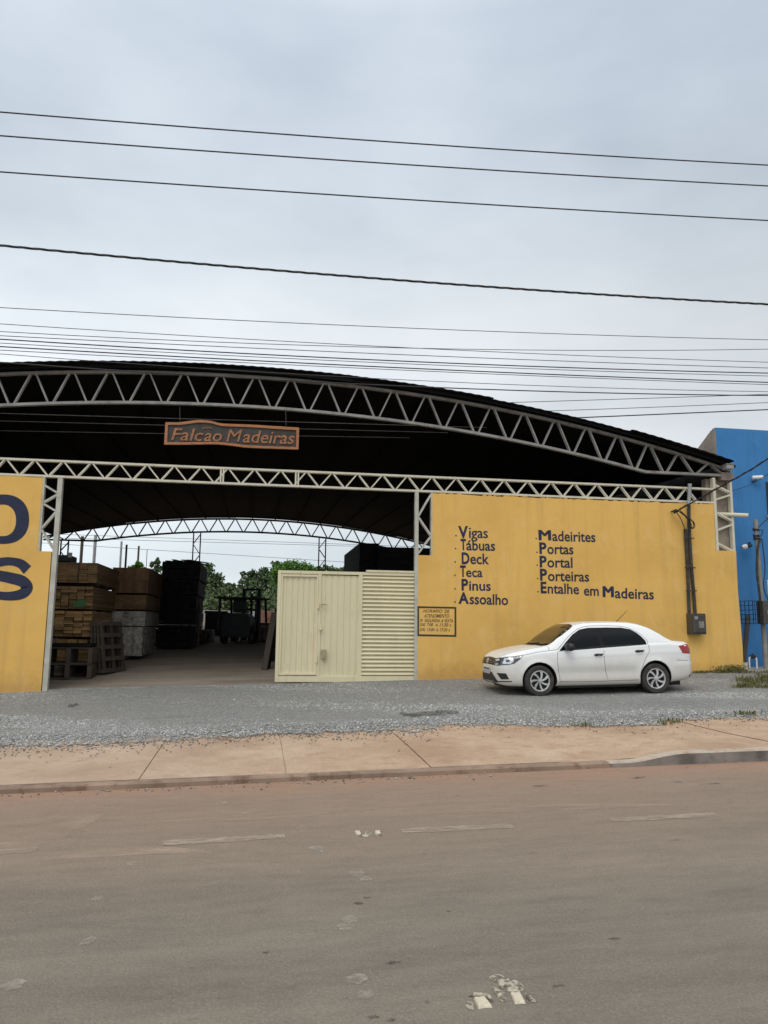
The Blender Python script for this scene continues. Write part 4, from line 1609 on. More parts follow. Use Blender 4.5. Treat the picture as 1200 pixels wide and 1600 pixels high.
mb.build('cage', MAT['wire'], cp)
for k, pl in enumerate([[(645, 640), (670, 615), (700, 590), (760, 545)], [(640, 660), (668, 655), (655, 690), (640, 680)], [(662, 700), (680, 860), (672, 960), (700, 1045)]]):
    mb = MB()
    mb.tube(smooth_open([wz(x, y, YP - 0.12) for x, y in pl], 4), 0.013, 6)
    mb.build('cable', MAT['wire'], cp, smooth=True)

# things at its foot
mb = MB()
a, b = wz(556, 1320, YBL - 0.30), wz(590, 1118, YBL - 0.05)
a.z = zg(a.x, YW) + 0.06
mb.bar(a, b, 0.10, 0.035, up=(0, -1, 0.2))
solo('wooden_board', mb, MAT['greywood'], 'weathered board leaning on the blue wall beside the yellow corner', 'board')
q = wz(569, 1415, YW + 0.25)
zq = zg(q.x, YW) + 0.055
t = thing('plastic_bucket', 'small dirty beige bucket on the ground at the yellow wall corner', 'bucket', (q.x, q.y, zq))
mb = MB()
mb.lathe([(0, 0), (0.075, 0), (0.09, 0.16), (0.095, 0.165), (0.085, 0.165), (0.07, 0.02), (0, 0.02)], (q.x, q.y, zq), (0, 0, 1), 16)
mb.build('tub', MAT['pvc'], t, smooth=True)
mb = MB()
mb.tube(smooth_open([(q.x - 0.09, q.y, zq + 0.14), (q.x - 0.06, q.y - 0.09, zq + 0.08), (q.x + 0.06, q.y - 0.09, zq + 0.08), (q.x + 0.09, q.y, zq + 0.14)], 4), 0.005, 6)
mb.build('handle', MAT['wire'], t)
pp = thing('water_pipe', 'white water pipe bent in an upside-down U with a dark tap', 'pipe', wz(615, 1420, YW + 0.4))
xa, xb = wz(596, 1400, YW + 0.4).x, wz(636, 1400, YW + 0.4).x
z0, z1 = zg(xa, YW) + 0.05, wz(600, 1350, YW + 0.4).z
mb = MB()
mb.tube(smooth_open([(xa, YW + 0.4, z0), (xa, YW + 0.4, z1 - 0.06), (xa + 0.015, YW + 0.4, z1), (xa + 0.075, YW + 0.4, z1 + 0.03)], 4), 0.021, 8)
mb.tube(smooth_open([(xb, YW + 0.4, z0), (xb, YW + 0.4, z1 - 0.06), (xb - 0.015, YW + 0.4, z1), (xb - 0.075, YW + 0.4, z1 + 0.03)], 4), 0.021, 8)
mb.build('riser', MAT['whitepvc'], pp, smooth=True)
mb = MB()
xm = (xa + xb) / 2
mb.lathe([(0, -0.075), (0.035, -0.075), (0.05, -0.02), (0.05, 0.03), (0.03, 0.075), (0, 0.075)], (xm, YW + 0.4, z1 + 0.03), (1, 0, 0), 12)
mb.tube([(xm, YW + 0.4, z1 + 0.03), (xm, YW + 0.4, z1 + 0.11)], 0.02, 8)
mb.build('tap', MAT['wire'], pp, smooth=True)

# ------------------------------------------------------------------ grass and weeds on the right
def leaf_mat(name, a, b, c):
    m, nt, bs = new_mat(name)
    g = nd(nt, 'ShaderNodeNewGeometry')
    col = ramp(nt, g.outputs['Random Per Island'], [(0, a), (0.5, b), (1, c)])
    nt.links.new(col, bs.inputs['Base Color'])
    bs.inputs['Roughness'].default_value = 0.7
    bs.inputs['Specular IOR Level'].default_value = 0.2
    return m


MAT['grass'] = leaf_mat('dry_green_grass', (0.06, 0.08, 0.022), (0.11, 0.12, 0.036), (0.25, 0.20, 0.085))
MAT['leaf_dark'] = leaf_mat('dark_green_leaves', (0.045, 0.075, 0.034), (0.085, 0.130, 0.056), (0.13, 0.175, 0.08))
MAT['leaf_mid'] = leaf_mat('mid_green_leaves', (0.06, 0.092, 0.042), (0.105, 0.148, 0.064), (0.155, 0.19, 0.09))
MAT['leaf_bright'] = leaf_mat('bright_green_leaves', (0.045, 0.11, 0.016), (0.085, 0.185, 0.026), (0.13, 0.25, 0.05))
MAT['bark'] = M('grey_bark', (0.10, 0.08, 0.06), 0.9, var=0.3, scale=5)


def blades(mb, x, y, n, h, spread):
    for _ in range(n):
        bx_, by_ = x + random.gauss(0, spread), y + random.gauss(0, spread * 0.6)
        z = zg(bx_, min(by_, YW)) + 0.01
        a = random.uniform(0, 2 * math.pi)
        ln = h * random.uniform(0.5, 1.2)
        w_ = random.uniform(0.004, 0.009)
        lean = random.uniform(0.15, 0.8) * ln
        d = Vector((math.cos(a), math.sin(a), 0))
        s = Vector((-d.y, d.x, 0)) * w_
        p0 = Vector((bx_, by_, z))
        p1 = p0 + d * lean * 0.35 + Vector((0, 0, ln * 0.7))
        p2 = p0 + d * lean + Vector((0, 0, ln))
        mb.add([p0 - s, p0 + s, p1 + s * 0.8, p1 - s * 0.8, p2], [(0, 1, 2, 3), (3, 2, 4)])


mb = MB()
for _ in range(110):
    p = gp(random.uniform(1158, 1235), random.uniform(1053, 1078))
    if random.random() < 0.9:
        blades(mb, p.x, p.y, 26, 0.10, 0.10)
for _ in range(26):
    p = gp(random.uniform(1080, 1158), random.uniform(1049, 1054))
    blades(mb, p.x, min(p.y, YW - 0.12), 22, 0.08, 0.08)
for px, py in ((1162, 1117), (1158, 1119), (1168, 1118), (1040, 1133), (910, 1136), (1050, 1129)):
    p = gp(px, py)
    blades(mb, p.x, p.y, 30, 0.07, 0.10)
g_ = mb.build('grass', MAT['grass'], recalc=False)
g_['kind'] = 'stuff'
wd = MB()
for _ in range(46):
    t = random.random()
    x = lerp(wp(1113, 1048, YW).x, xw3 - 0.1, t)
    y = YW - 0.12 - random.random() * 0.16
    z = zg(x, y) + 0.02
    h = random.uniform(0.05, 0.2)
    for k in range(26):
        c = Vector((x + random.gauss(0, 0.07), y + random.gauss(0, 0.05), z + random.random() * h))
        u = Vector((random.gauss(0, 1), random.gauss(0, 1), random.gauss(0, .6))).normalized() * random.uniform(0.012, 0.028)
        v = Vector((random.gauss(0, 1), random.gauss(0, 1), random.gauss(0, .6))).cross(u).normalized() * 0.011
        wd.add([c - u, c + v, c + u, c - v], [(0, 1, 2, 3)])
g_ = wd.build('weeds', MAT['grass'], recalc=False)
g_['kind'] = 'stuff'

# ------------------------------------------------------------------ timber stacks in the shed
def ratio(px):
    d = ray(px, 960)
    return d.x / d.y


def bundle(name, label, cat, px0, px1, Y, depth, py_top, py_bot, nx, nz, m, group=None, pyref=None, straps=0, gap=0.012, along='y', rough=0.02, film=None, dark_lath=True):
    x0, x1 = wp(px0, 960, Y).x, wp(px1, 960, Y).x
    if x0 > x1:
        x0, x1 = x1, x0
    pr_ = pyref or px1
    zt_, zb_ = wp(pr_, py_top, Y).z, wp(pr_, py_bot, Y).z
    root = thing(name, label, cat, ((x0 + x1) / 2, Y + depth / 2, zb_), group)
    mb = MB()
    cw = (x1 - x0) / nx
    ch = (zt_ - zb_) / nz
    for i in range(nx):
        for k in range(nz):
            e = random.uniform(-rough, rough)
            s = random.uniform(0, gap)
            mb.box((x0 + i * cw + s * .5, Y + e, zb_ + k * ch + 0.003), (x0 + (i + 1) * cw - s * .5, Y + depth + random.uniform(-rough, rough), zb_ + (k + 1) * ch - 0.003))
    mb.build('boards', m, root)
    if dark_lath:
        for yy in (0.15, 0.5, 0.85):
            lb = MB()
            lb.box((x0 + 0.01, Y + depth * yy - 0.04, zb_ - 0.055), (x1 - 0.01, Y + depth * yy + 0.04, zb_ + 0.002))
            lb.build('bearer', MAT['greywood'], root)
    for i in range(straps):
        xx = lerp(x0, x1, (i + 0.6) / (straps + 0.2))
        sb = MB()
        sb.box((xx - 0.012, Y - rough - 0.006, zb_), (xx + 0.012, Y - rough - 0.002, zt_ + 0.004))
        sb.build('strap', MAT['strap'], root)
    if film:
        fb = MB()
        nu, nv_ = 26, 14
        loop = [(x0 - .03, Y - .04), (x1 + .03, Y - .04), (x1 + .03, Y + depth + .04)]
        P = []
        for k in range(nv_ + 1):
            row = []
            for i in range(nu + 1):
                t = i / nu * 2
                a_, b_ = (loop[0], loop[1]) if t <= 1 else (loop[1], loop[2])
                tt = t if t <= 1 else t - 1
                o_ = random.uniform(-.012, .018)
                row.append(Vector((lerp(a_[0], b_[0], tt) + (o_ if t > 1 else 0), lerp(a_[1], b_[1], tt) - (o_ if t <= 1 else 0), lerp(zb_ - .02, zt_ + .01, k / nv_))))
            P.append(row)
        fb.grid(P)
        fb.build('plastic_wrap', film, root, recalc=False)
    return root


GA = 'strapped timber bundles stacked inside the shed'
YA = 20.6
dA = wp(147, 960, YA).x / ratio(184) - YA
bundle('timber_bundle', 'top bundle of sawn boards on the tall stack beside the left column', 'timber stack', 40, 147.5, YA, dA, 879.5, 911, 7, 9, MAT['brownwood'], GA, straps=2)
bundle('timber_bundle', 'second bundle down, with a green sheet end, on the stack beside the left column', 'timber stack', 42, 143.5, YA + .05, dA, 916.5, 952, 8, 7, MAT['brownwood'], GA, gap=.03, rough=.05)
bundle('timber_bundle', 'third bundle down on the stack beside the left column, its board ends staggered', 'timber stack', 42, 145, YA + .02, dA * .8, 955, 995, 7, 8, MAT['pine'], GA, gap=.035, rough=.07)
bundle('timber_bundle', 'bottom bundle of yellowish boards standing behind the flat pallets', 'timber stack', 90, 141, YA + .1, dA * .8, 999, 1039, 3, 7, MAT['pine'], GA, gap=.03, rough=.06)
mb = MB()
p = wp(120, 948, YA - 0.05)
mb.box((p.x - 0.09, YA - 0.07, p.z), (p.x + 0.2, YA - 0.05, p.z + 0.13))
mb.box((p.x + 0.02, YA - 0.069, p.z + 0.13), (p.x + 0.2, YA - 0.051, p.z + 0.17))
solo('plastic_sheet', mb, MAT['green'], 'small green sheet tucked into the timber stack near the left column', 'sheet')
mb = MB()
p = wp(100, 876, YA + .4)
mb.box((p.x - 1.1, YA + .3, p.z - 0.02), (p.x + 0.16, YA + 1.1, p.z + 0.14))
o = thing('window_frame_stack', 'dark frames lying on top of the left timber stack, one with a pale pane', 'window frame', (p.x, YA + .5, p.z))
mb.build('frames', MAT['darksteel'], o)
mb = MB()
p = wp(110.5, 868, YA + .35)
mb.box((p.x - 0.05, YA + .26, p.z - 0.06), (p.x + 0.05, YA + .29, p.z + 0.07))
mb.build('pane', MAT['galv'], o)

YB_ = 23.8
dB = wp(228, 960, YB_).x / ratio(250) - YB_
bundle('timber_bundle', 'top bundle of reddish boards, on the stack left of the dark stack', 'timber stack', 172, 229, YB_, dB, 887.5, 927, 14, 2, MAT['redwood'], GA, gap=.004)
bundle('timber_bundle', 'slim brown bundle second from the top, on the stack left of the dark stack', 'timber stack', 172, 227.5, YB_, dB, 930, 952.5, 3, 8, MAT['brownwood'], GA)
bundle('timber_bundle', 'third bundle down, flat and film-wrapped on its right side, left of the dark stack', 'timber stack', 172, 226, YB_, dB * .95, 956, 977, 2, 6, MAT['pine'], GA, gap=.03, film=MAT['film'])
bundle('timber_bundle', 'bottom bundle wrapped in shiny cloudy film on the shed floor', 'timber stack', 190, 223.5, YB_ + .1, dB * .85, 980, 1024, 2, 8, MAT['pine'], GA, film=MAT['film'])

YC = 27.6
lays = [(249, 310, 878, 905), (247, 308, 906, 930), (246, 306, 931, 955), (244, 307, 956, 982), (243, 305, 983, 1011)]
lab = ['topmost dark bundle with a ragged top on the near-black stack', 'second dark bundle from the top of the near-black stack', 'middle dark bundle of the near-black stack',
       'fourth dark bundle down the near-black stack', 'lowest dark bundle of the near-black stack on the floor']
for (a_, b_, c_, d_), l_ in zip(lays, lab):
    bundle('timber_bundle', l_, 'timber stack', a_, b_, YC + random.uniform(-.1, .1), 3.6, c_, d_, 6, 5, MAT['darkwood'], GA, rough=.12, gap=.02)
mb = MB()
for i in range(9):
    p = wp(random.uniform(250, 300), 878, YC)
    mb.bar(p + Vector((0, random.uniform(-.1, .3), random.uniform(0, .1))), p + Vector((random.uniform(.3, .9), 2.5, random.uniform(.02, .2))), .12, .03, up=(0, 0, 1))
solo('loose_boards', mb, MAT['darkwood'], 'loose dark boards strewn on top of the near-black stack', 'boards')
# right: high dark stacks over the gate
bundle('timber_bundle', 'dark timber stack showing above the gate, its left edge against the sky', 'timber stack', 560, 590, 27.0, 5.0, 849, 1000, 3, 16, MAT['darkwood'], GA, rough=.06)
bundle('timber_bundle', 'lower dark timber stack above the slatted gate end, right against the column', 'timber stack', 591, 720, 26.0, 5.0, 858, 1000, 8, 16, MAT['darkwood'], GA, rough=.06)
bundle('timber_bundle', 'dark low stack half hidden behind the left edge of the gate', 'timber stack', 424, 520, 23.2, 3.0, 972, 1040, 7, 8, MAT['darkwood'], GA, rough=.08)
bundle('timber_bundle', 'low pile of greyish boards on the floor left of the forklift', 'timber stack', 306, 333, 30.6, 2.0, 984, 1001, 4, 4, MAT['greywood'], GA, rough=.2, gap=.05)
bundle('timber_bundle', 'low pile of greyish boards between the forklift and the gate', 'timber stack', 404, 431, 30.9, 2.2, 973, 1001, 4, 5, MAT['greywood'], GA, rough=.2, gap=.05)
for k, (x0, y0, x1, y1, w_, l_, m_) in enumerate([(413, 1041, 429, 957, .17, 'brown plank leaning on the gate edge, nearest the forklift', 'greywood'), (418, 1040, 434, 950, .14, 'darker plank leaning behind the brown one at the gate edge', 'darkwood')]):
    mb = MB()
    p, q = wp(x0, y0, 20.9 + .3 * k), wp(x1, y1, 21.3 + .3 * k)
    p.z = zg(p.x, p.y) + 0.015
    mb.bar(p, q, w_, .04, up=(-.6, -1, .2))
    solo('leaning_plank', mb, MAT[m_], l_, 'plank')
mb = MB()
p, q = wp(309.5, 978, 29.5), wp(311, 930, 29.5)
mb.bar((p.x, 29.5, zg(p.x, 29.5)), (q.x, 29.5, q.z), .14, .14)
solo('timber_post', mb, MAT['redwood'], 'reddish timber post standing at the right of the near-black stack', 'post')


def pallet(label, loc, rot, m, w_=1.1, l=1.0, h=0.14, nb=6):
    root = thing('pallet', label, 'pallet', loc, 'wooden pallets by the timber stacks', rot)
    for i in range(nb):
        y = -l / 2 + .052 + i * (l - .104) / (nb - 1)
        mb = MB()
        mb.box((-w_ / 2, y - .052, h - .024), (w_ / 2, y + .052, h))
        mb.build('deck_board', m, root, local=True)
    for x in (-w_ / 2 + .05, 0, w_ / 2 - .05):
        mb = MB()
        mb.box((x - .05, -l / 2, .02), (x + .05, l / 2, h - .026))
        mb.build('stringer', m, root, local=True)
    for y in (-l / 2 + .05, 0, l / 2 - .05):
        mb = MB()
        mb.box((-w_ / 2, y - .05, 0), (w_ / 2, y + .05, .018))
        mb.build('base_board', m, root, local=True)
    return root


p = wp(104, 1041, 19.6)
zf_ = zg(p.x, 20.1) + .012
pallet('deep grey pallet lying on the floor by the left column', (p.x, 20.0, zf_), (0, 0, .03), MAT['greywood'], 1.1, .75, .34)
pallet('deep grey pallet lying on top of another beside the left column', (p.x + .02, 20.0, zf_ + .35), (0, 0, -.02), MAT['greywood'], 1.1, .75, .38)
mb = MB()
mb.box((p.x - .55, 19.65, zf_ + .74), (p.x + .5, 20.35, zf_ + .82))
solo('dark_slab', mb, MAT['darkwood'], 'dark slab lying on the two flat pallets beside the left column', 'board', bevel=.008)
for k in range(4):
    q = wp(181 - 5.2 * k, 1042, 20.9)
    z_ = zg(q.x, 20.9) + .02
    o = pallet(['weathered pallet leaning on the stack, the outermost of four', 'pallet leaning second from the outside against the stack', 'third leaning pallet, sandwiched between others', 'innermost leaning pallet, tight against the timber'][k],
               (q.x - .14, 20.85 + .02 * k, z_ + .635), (0, 0, 0), MAT['greywood'], 1.0, 1.28, .085, 5)
    # stands on edge, tipped back a little, turned so its deck looks to the right
    o.rotation_euler = (Matrix.Rotation(R(-20 - k), 3, 'Z') @ Matrix.Rotation(R(-8 + k), 3, 'Y') @ Matrix(((0, 0, 1), (1, 0, 0), (0, 1, 0)))).to_euler()

# ------------------------------------------------------------------ forklift
q = gp(372, 1001)
FL = thing('forklift', 'dark forklift seen from behind at the far end of the shed', 'forklift', (q.x, 30.4, zg(q.x, 30.4) + .01), rot=(0, 0, R(-14)))
D = MAT['darksteel']
mb = MB()
mb.prism([(-.55, .25), (.55, .25), (.6, .6), (.52, 1.05), (.36, 1.18), (-.36, 1.18), (-.52, 1.05), (-.6, .6)], lambda u, v, d: Vector((u, d, v)), -.3, .55)
mb.build('counterweight', D, FL, local=True, bevel=.04)
mb = MB()
mb.box((-.5, .5, .3), (.5, 1.9, .75))
mb.build('chassis', D, FL, local=True, bevel=.03)
mb = MB()
mb.box((-.28, .25, 1.2), (.28, .75, 1.3))
mb.box((-.26, .2, 1.3), (.26, .3, 1.75))
mb.build('seat', MAT['wire'], FL, local=True, bevel=.03)
mb = MB()
mb.lathe([(.16, -.012), (.19, -.012), (.19, .012), (.16, .012)], (0, 1.35, 1.45), (0, -.6, .8), 16, closed=True)
mb.tube([(0, 1.35, 1.45), (0, 1.55, 1.0)], .03, 8)
mb.build('steering_wheel', MAT['wire'], FL, local=True)
gu = MB()
for x in (-.72, .72):
    gu.tube([(x, -.1, .5), (x, 0, 1.75)], .05, 8)
    gu.tube([(x, 1.75, .6), (x * .98, 1.5, 1.75)], .05, 8)
    gu.box((x - .06, -.25, 1.73), (x + .06, 1.65, 1.81))
for k in range(8):
    y = -.2 + k * .25
    gu.box((-.9, y - .03, 1.735), (.9, y + .03, 1.79))
gu.build('overhead_guard', D, FL, local=True)
ma = MB()
for x in (-.32, .32):
    ma.box((x - .06, 1.95, .1), (x + .06, 2.15, 2.22))
ma.box((-.32, 1.96, 2.14), (.32, 2.1, 2.22))
ma.box((-.32, 1.96, 1.3), (.32, 2.1, 1.38))
ma.box((-.04, 2.0, .3), (.04, 2.1, 2.0))
mast = ma.build('mast', D, FL, local=True)
fk = MB()
for x in (-.25, .25):
    fk.box((x - .06, 2.15, .1), (x + .06, 2.25, .9))
    fk.box((x - .06, 2.25, .1), (x + .06, 3.2, .14))
fk.build('fork', D, mast, local=True)
for x in (-.55, .55):
    for y, r_ in ((.15, .26), (1.65, .32)):
        mb = MB()
        mb.lathe([(0, -.1), (r_ * .55, -.1), (r_ * .6, -.07), (r_ * .92, -.1), (r_, -.06), (r_, .06), (r_ * .92, .1), (r_ * .6, .07), (r_ * .55, .1), (0, .1)], (x, y, r_), (1, 0, 0), 20)
        mb.build('wheel', MAT['wire'], FL, local=True, smooth=True)

q = gp(336, 990)
t = thing('scrap_skip', 'dark open container behind the forklift', 'container', (q.x, 36, zg(q.x, 36)))
mb = MB()
a, b = wp(320, 975, 36), wp(354, 955, 36)
mb.box((a.x, 36, zg(a.x, 36)), (b.x, 37.4, b.z))
mb.build('tub', D, t, bevel=.02)
mb = MB()
mb.box((a.x - .04, 35.96, b.z - .1), (b.x + .04, 37.44, b.z + .002))
mb.build('rim', D, t)

# ------------------------------------------------------------------ beyond the shed
YR = 58.0
a, b = wp(300, 953, YR), wp(452, 966, YR)
mb = MB()
P = [[Vector((x, YR + (.04 if i % 2 else -.04), z)) for i, x in enumerate(lin(a.x - 4, b.x + 10, 120))] for z in (zg(0, YR) - .3, a.z)]
mb.grid(P)
mb.grid([[p_ + Vector((0, .03, 0)) for p_ in r_] for r_ in P])
solo('sheet_fence', mb, MAT['galv'], 'low grey corrugated fence in front of the trees', 'fence', recalc=False)
MAT['brick'] = M('pinkish_brick', (0.25, 0.12, 0.09), .9, var=.3, scale=3, bscale=8)
mb = MB()
a, b = wp(402, 955, 50), wp(434, 972, 50)
mb.box((a.x, 50, zg(a.x, 50) - .2), (b.x + 3, 50.3, a.z))
solo('brick_wall', mb, MAT['brick'], 'low pinkish brick wall right of the forklift', 'wall')
for k, (px, pyt, wd_, m_, l_) in enumerate([(129, 838, .16, 'greywood', 'thick dark pole behind the left timber stack'), (149.5, 836, .17, 'galv', 'pale pole rising behind the left timber stack corner'),
                                            (190, 846, .12, 'galv', 'pale thin pole left of a pair of dark posts in the sky gap'), (198, 851, .12, 'darkwood', 'left one of two dark posts in the sky gap'),
                                            (217, 853, .12, 'greywood', 'right one of two dark posts in the sky gap'), (230, 859, .04, 'wiregrey', 'hair-thin rod in the sky gap above the timber')]):
    Yp = 47 + k * 1.5
    p = wp(px, pyt, Yp)
    mb = MB()
    mb.tube([(p.x, Yp, zg(p.x, Yp) - .2), (p.x, Yp, p.z)], wd_ * .55, 8)
    solo('pole', mb, MAT[m_], l_, 'pole', group='poles standing behind the shed')


def tree(label, blobs, m, trunk_x, Y, n=2600, leaf=.16, group='trees beyond the shed', open_=0.0):
    """blobs: (px, py, rx_px, ry_px, dy) clumps of the crown seen in the photo, at depth Y + dy"""
    base = Vector((trunk_x, Y, zg(trunk_x, Y)))
    root = thing('tree', label, 'tree', base, group)
    k = Y * 1.02 / 1200
    cs = [(wp(px, py, Y + dy), rx * k, ry * k) for px, py, rx, ry, dy in blobs]
    tb = MB()
    topz = max(c.z for c, _, _ in cs)
    fork = base + Vector((0, 0, (topz - base.z) * .35))
    tb.tube([base - Vector((0, 0, .2)), lerp(base, fork, .5) + Vector((.08, 0, 0)), fork], [.2, .16, .13], 8)
    for c, rx, rz in cs:
        mid = lerp(fork, c, .5) + Vector((random.uniform(-.3, .3), random.uniform(-.3, .3), .1))
        tb.tube([fork, mid, c], [.10, .06, .02], 6)
    tb.build('trunk', MAT['bark'], root)
    tot = sum(rx * rz for _, rx, rz in cs)
    V = []
    for c, rx, rz in cs:
        q = max(60, int(1.5 * n * rx * rz / tot))
        nc = max(7, int(q / 28))
        # each clump is a cluster of sprays with gaps between them
        u = rng.normal(size=(nc, 3))
        u /= np.linalg.norm(u, axis=1)[:, None]
        rad = rng.uniform(.35, 1.08, nc)[:, None] ** .7
        sc = u * rad * np.array([rx, rx * .9, rz])
        idx = rng.integers(0, nc, q)
        sp = (rx + rz) / 2 * .17
        pts_ = sc[idx] + rng.normal(size=(q, 3)) * sp * np.array([1, 1, .8]) + np.array(c)
        a_ = rng.normal(size=(q, 3))
        a_ /= np.linalg.norm(a_, axis=1)[:, None]
        b_ = np.cross(a_, rng.normal(size=(q, 3)))
        b_ /= np.linalg.norm(b_, axis=1)[:, None]
        s = rng.uniform(.6, 1.3, q)[:, None] * leaf * 1.0
        V.append(np.stack([pts_ - a_ * s, pts_ + b_ * s * .55, pts_ + a_ * s, pts_ - b_ * s * .55], 1).reshape(-1, 3))
    V = np.concatenate(V) - np.array(base)
    nq = len(V) // 4
    me = bpy.data.meshes.new('crown')
    me.from_pydata(V.tolist(), [], np.arange(nq * 4).reshape(-1, 4).tolist())
    me.materials.append(m)
    o = bpy.data.objects.new('crown', me)
    COL.objects.link(o)
    o.parent = root
    return root


def tx(px, Y):
    return wp(px, 950, Y).x


tree('dark bushy tree right of the lattice column, tallest at its left side', [(322, 900, 14, 18, 0), (338, 912, 12, 16, 1), (312, 915, 10, 26, 0), (330, 935, 20, 16, -1), (350, 925, 12, 12, 1), (362, 918, 7, 9, 1)], MAT['leaf_dark'], tx(326, 72), 72, 4200)
tree('lower mid-green tree standing just behind the forklift guard', [(352, 938, 18, 12, -2), (372, 940, 14, 12, -2), (336, 945, 14, 9, -3), (362, 922, 10, 7, 0)], MAT['leaf_mid'], tx(355, 66), 66, 2600)
tree('feathery tree right of the sky notch', [(398, 905, 12, 14, 0), (385, 915, 11, 14, 1), (412, 900, 11, 14, 1), (405, 928, 20, 16, -1), (388, 938, 14, 12, -1), (425, 915, 14, 20, 0), (380, 898, 4, 5, 0), (430, 888, 9, 9, 0)], MAT['leaf_dark'], tx(404, 74), 74, 4600)
tree('dome-shaped bright green tree showing above the gate', [(460, 888, 26, 11, 0), (440, 892, 16, 10, 0), (480, 892, 16, 9, 0), (455, 905, 30, 14, 1)], MAT['leaf_bright'], tx(460, 64), 64, 4600, leaf=.11)
tree('sparse tree with thin tips above the gate, left of the dark stack', [(508, 892, 12, 8, 0), (525, 895, 14, 8, 0), (545, 890, 9, 10, 0), (552, 884, 5, 10, 0), (520, 908, 26, 12, 1)], MAT['leaf_mid'], tx(525, 76), 76, 2400)
tree('yellowish sapling with broad leaves peeping over the brown timber', [(215, 884, 9, 4, 0), (208, 887, 6, 3, 0), (222, 887, 6, 3, 0)], MAT['leaf_bright'], tx(215, 52), 52, 260, leaf=.16)
tree('thin twiggy tree above the reddish top bundle', [(240, 884, 5, 7, 0), (246, 880, 3, 7, 0), (262, 882, 6, 7, 0), (255, 890, 12, 5, 0)], MAT['leaf_dark'], tx(250, 60), 60, 420, leaf=.15)
tree('dark tree filling the gap by the fence, right of the forklift', [(440, 935, 22, 18, 0), (470, 930, 22, 20, 0), (420, 942, 14, 12, -1)], MAT['leaf_dark'], tx(445, 70), 70, 2600)
hb = MB()
for i in range(5200):
    x = random.uniform(-28, 6)
    y = 66 + random.uniform(-3, 3)
    h = 1.2 + .6 * math.sin(x * .9) + .4 * math.sin(x * 2.3)
    c = Vector((x, y, zg(x, y) + random.random() * h))
    u = Vector((random.gauss(0, 1), random.gauss(0, 1), random.gauss(0, 1))).normalized() * random.uniform(.12, .25)
    v = Vector((random.gauss(0, 1), random.gauss(0, 1), random.gauss(0, 1))).cross(u).normalized() * .1
    hb.add([c - u, c + v, c + u, c - v], [(0, 1, 2, 3)])
o = hb.build('undergrowth', MAT['leaf_mid'], recalc=False)
o['kind'] = 'stuff'

# ------------------------------------------------------------------ overhead lines
def cable(label, pts, Y, r, m, twist=False, ext=22.0, group='overhead cables along the street', rs=1.0):
    w3 = [wp(px, py, Y if isinstance(Y, (int, float)) else Y[i]) for i, (px, py) in enumerate(pts)]
    xs = np.array([p.x for p in w3])
    co = np.polyfit(xs, [p.z for p in w3], min(2, len(w3) - 1))
    # keep the sag gentle
    if len(co) == 3:
        co[0] = max(-0.0005, min(0.012, co[0]))
        lin_ = np.polyfit(xs, [p.z - co[0] * p.x ** 2 for p in w3], 1)
        co = np.array([co[0], lin_[0], lin_[1]])
    cy = np.polyfit(xs, [p.y for p in w3], 1)
    X = np.linspace(-ext, ext + 6, 70 if not twist else 2)
    mb = MB()
    if not twist:
        mb.tube([(x, np.polyval(cy, x), np.polyval(co, x)) for x in X], r, 6)
    else:
        for k in range(3):
            pts_ = []
            n = 1000
            for i in range(n):
                x = -ext + (2 * ext + 6) * i / (n - 1)
                a = x * 2 * math.pi / .62 + k * 2 * math.pi / 3
                pts_.append((x, np.polyval(cy, x) + r * .9 * math.cos(a), np.polyval(co, x) + r * .9 * math.sin(a)))
            mb.tube(pts_, r * .75, 5)
    xm_ = 2.0
    return solo('overhead_cable', mb, m, label, 'cable', loc=(xm_, float(np.polyval(cy, xm_)), float(np.polyval(co, xm_))), group=group, smooth=True)


Wk, Wg = MAT['wire'], MAT['wiregrey']
cable('highest cable of all, first of the three heavy lines in the open sky', [(0, 175), (600, 221), (1200, 258)], 10.2, .0098, MAT['lineblack'])
cable('second highest cable, middle of the three heavy lines in the open sky', [(0, 212), (600, 255), (1200, 290.5)], 10.2, .0098, MAT['lineblack'])
cable('third highest cable, lowest of the three heavy lines in the open sky', [(0, 268.5), (600, 309.5), (1200, 344.5)], 10.2, .0098, MAT['lineblack'])
cable('thick twisted cable running alone across the middle of the sky', [(0, 383.5), (600, 436), (1200, 475.5)], 9.8, .0108, MAT['lineblack'], twist=True)
cable('thin lone cable next below the twisted one', [(0, 480.5), (600, 511), (1200, 531)], 9.6, .0046, Wg)
cable('thin cable second below the twisted one, topmost of the low bunch', [(0, 506), (600, 541.5), (1200, 566)], 9.5, .0043, Wg)
cable('thin cable that levels off, third below the twisted one', [(0, 518), (600, 543), (1200, 545.5)], 9.45, .0043, Wg)
cable('thin cable fourth below the twisted one, over the arch', [(0, 524.5), (600, 553), (1200, 575)], 9.4, .0046, Wg)
cable('heavier upper cable of the close bunch skimming the arch', [(0, 530), (600, 563), (1200, 583)], 9.4, .0072, Wk)
cable('thin cable just under the heavier upper one of the bunch', [(0, 536), (600, 567), (1200, 587.5)], 9.35, .0043, Wg)
cable('heavier lower cable of the close bunch skimming the arch', [(0, 541.5), (600, 573.5), (1200, 597.5)], 9.3, .0072, Wk)
cable('thin cable just under the heavier lower one of the bunch', [(0, 547), (600, 577), (1200, 601)], 9.3, .0043, Wg)
cable('faintest grey cable, first below the close bunch', [(0, 553), (600, 592), (1200, 612)], 9.3, .004, Wg)
cable('black cable crossing the dark roof edge, second below the close bunch', [(0, 566), (600, 602), (1200, 618)], 9.2, .0072, Wk)
cable('thin grey cable rising over the roof slope, upper of two', [(300, 643), (780, 629.5), (1200, 616)], 26.0, .012, Wg)
cable('thin grey cable rising over the roof slope, lower of two', [(300, 657), (800, 644), (1200, 629)], 26.0, .012, Wg)
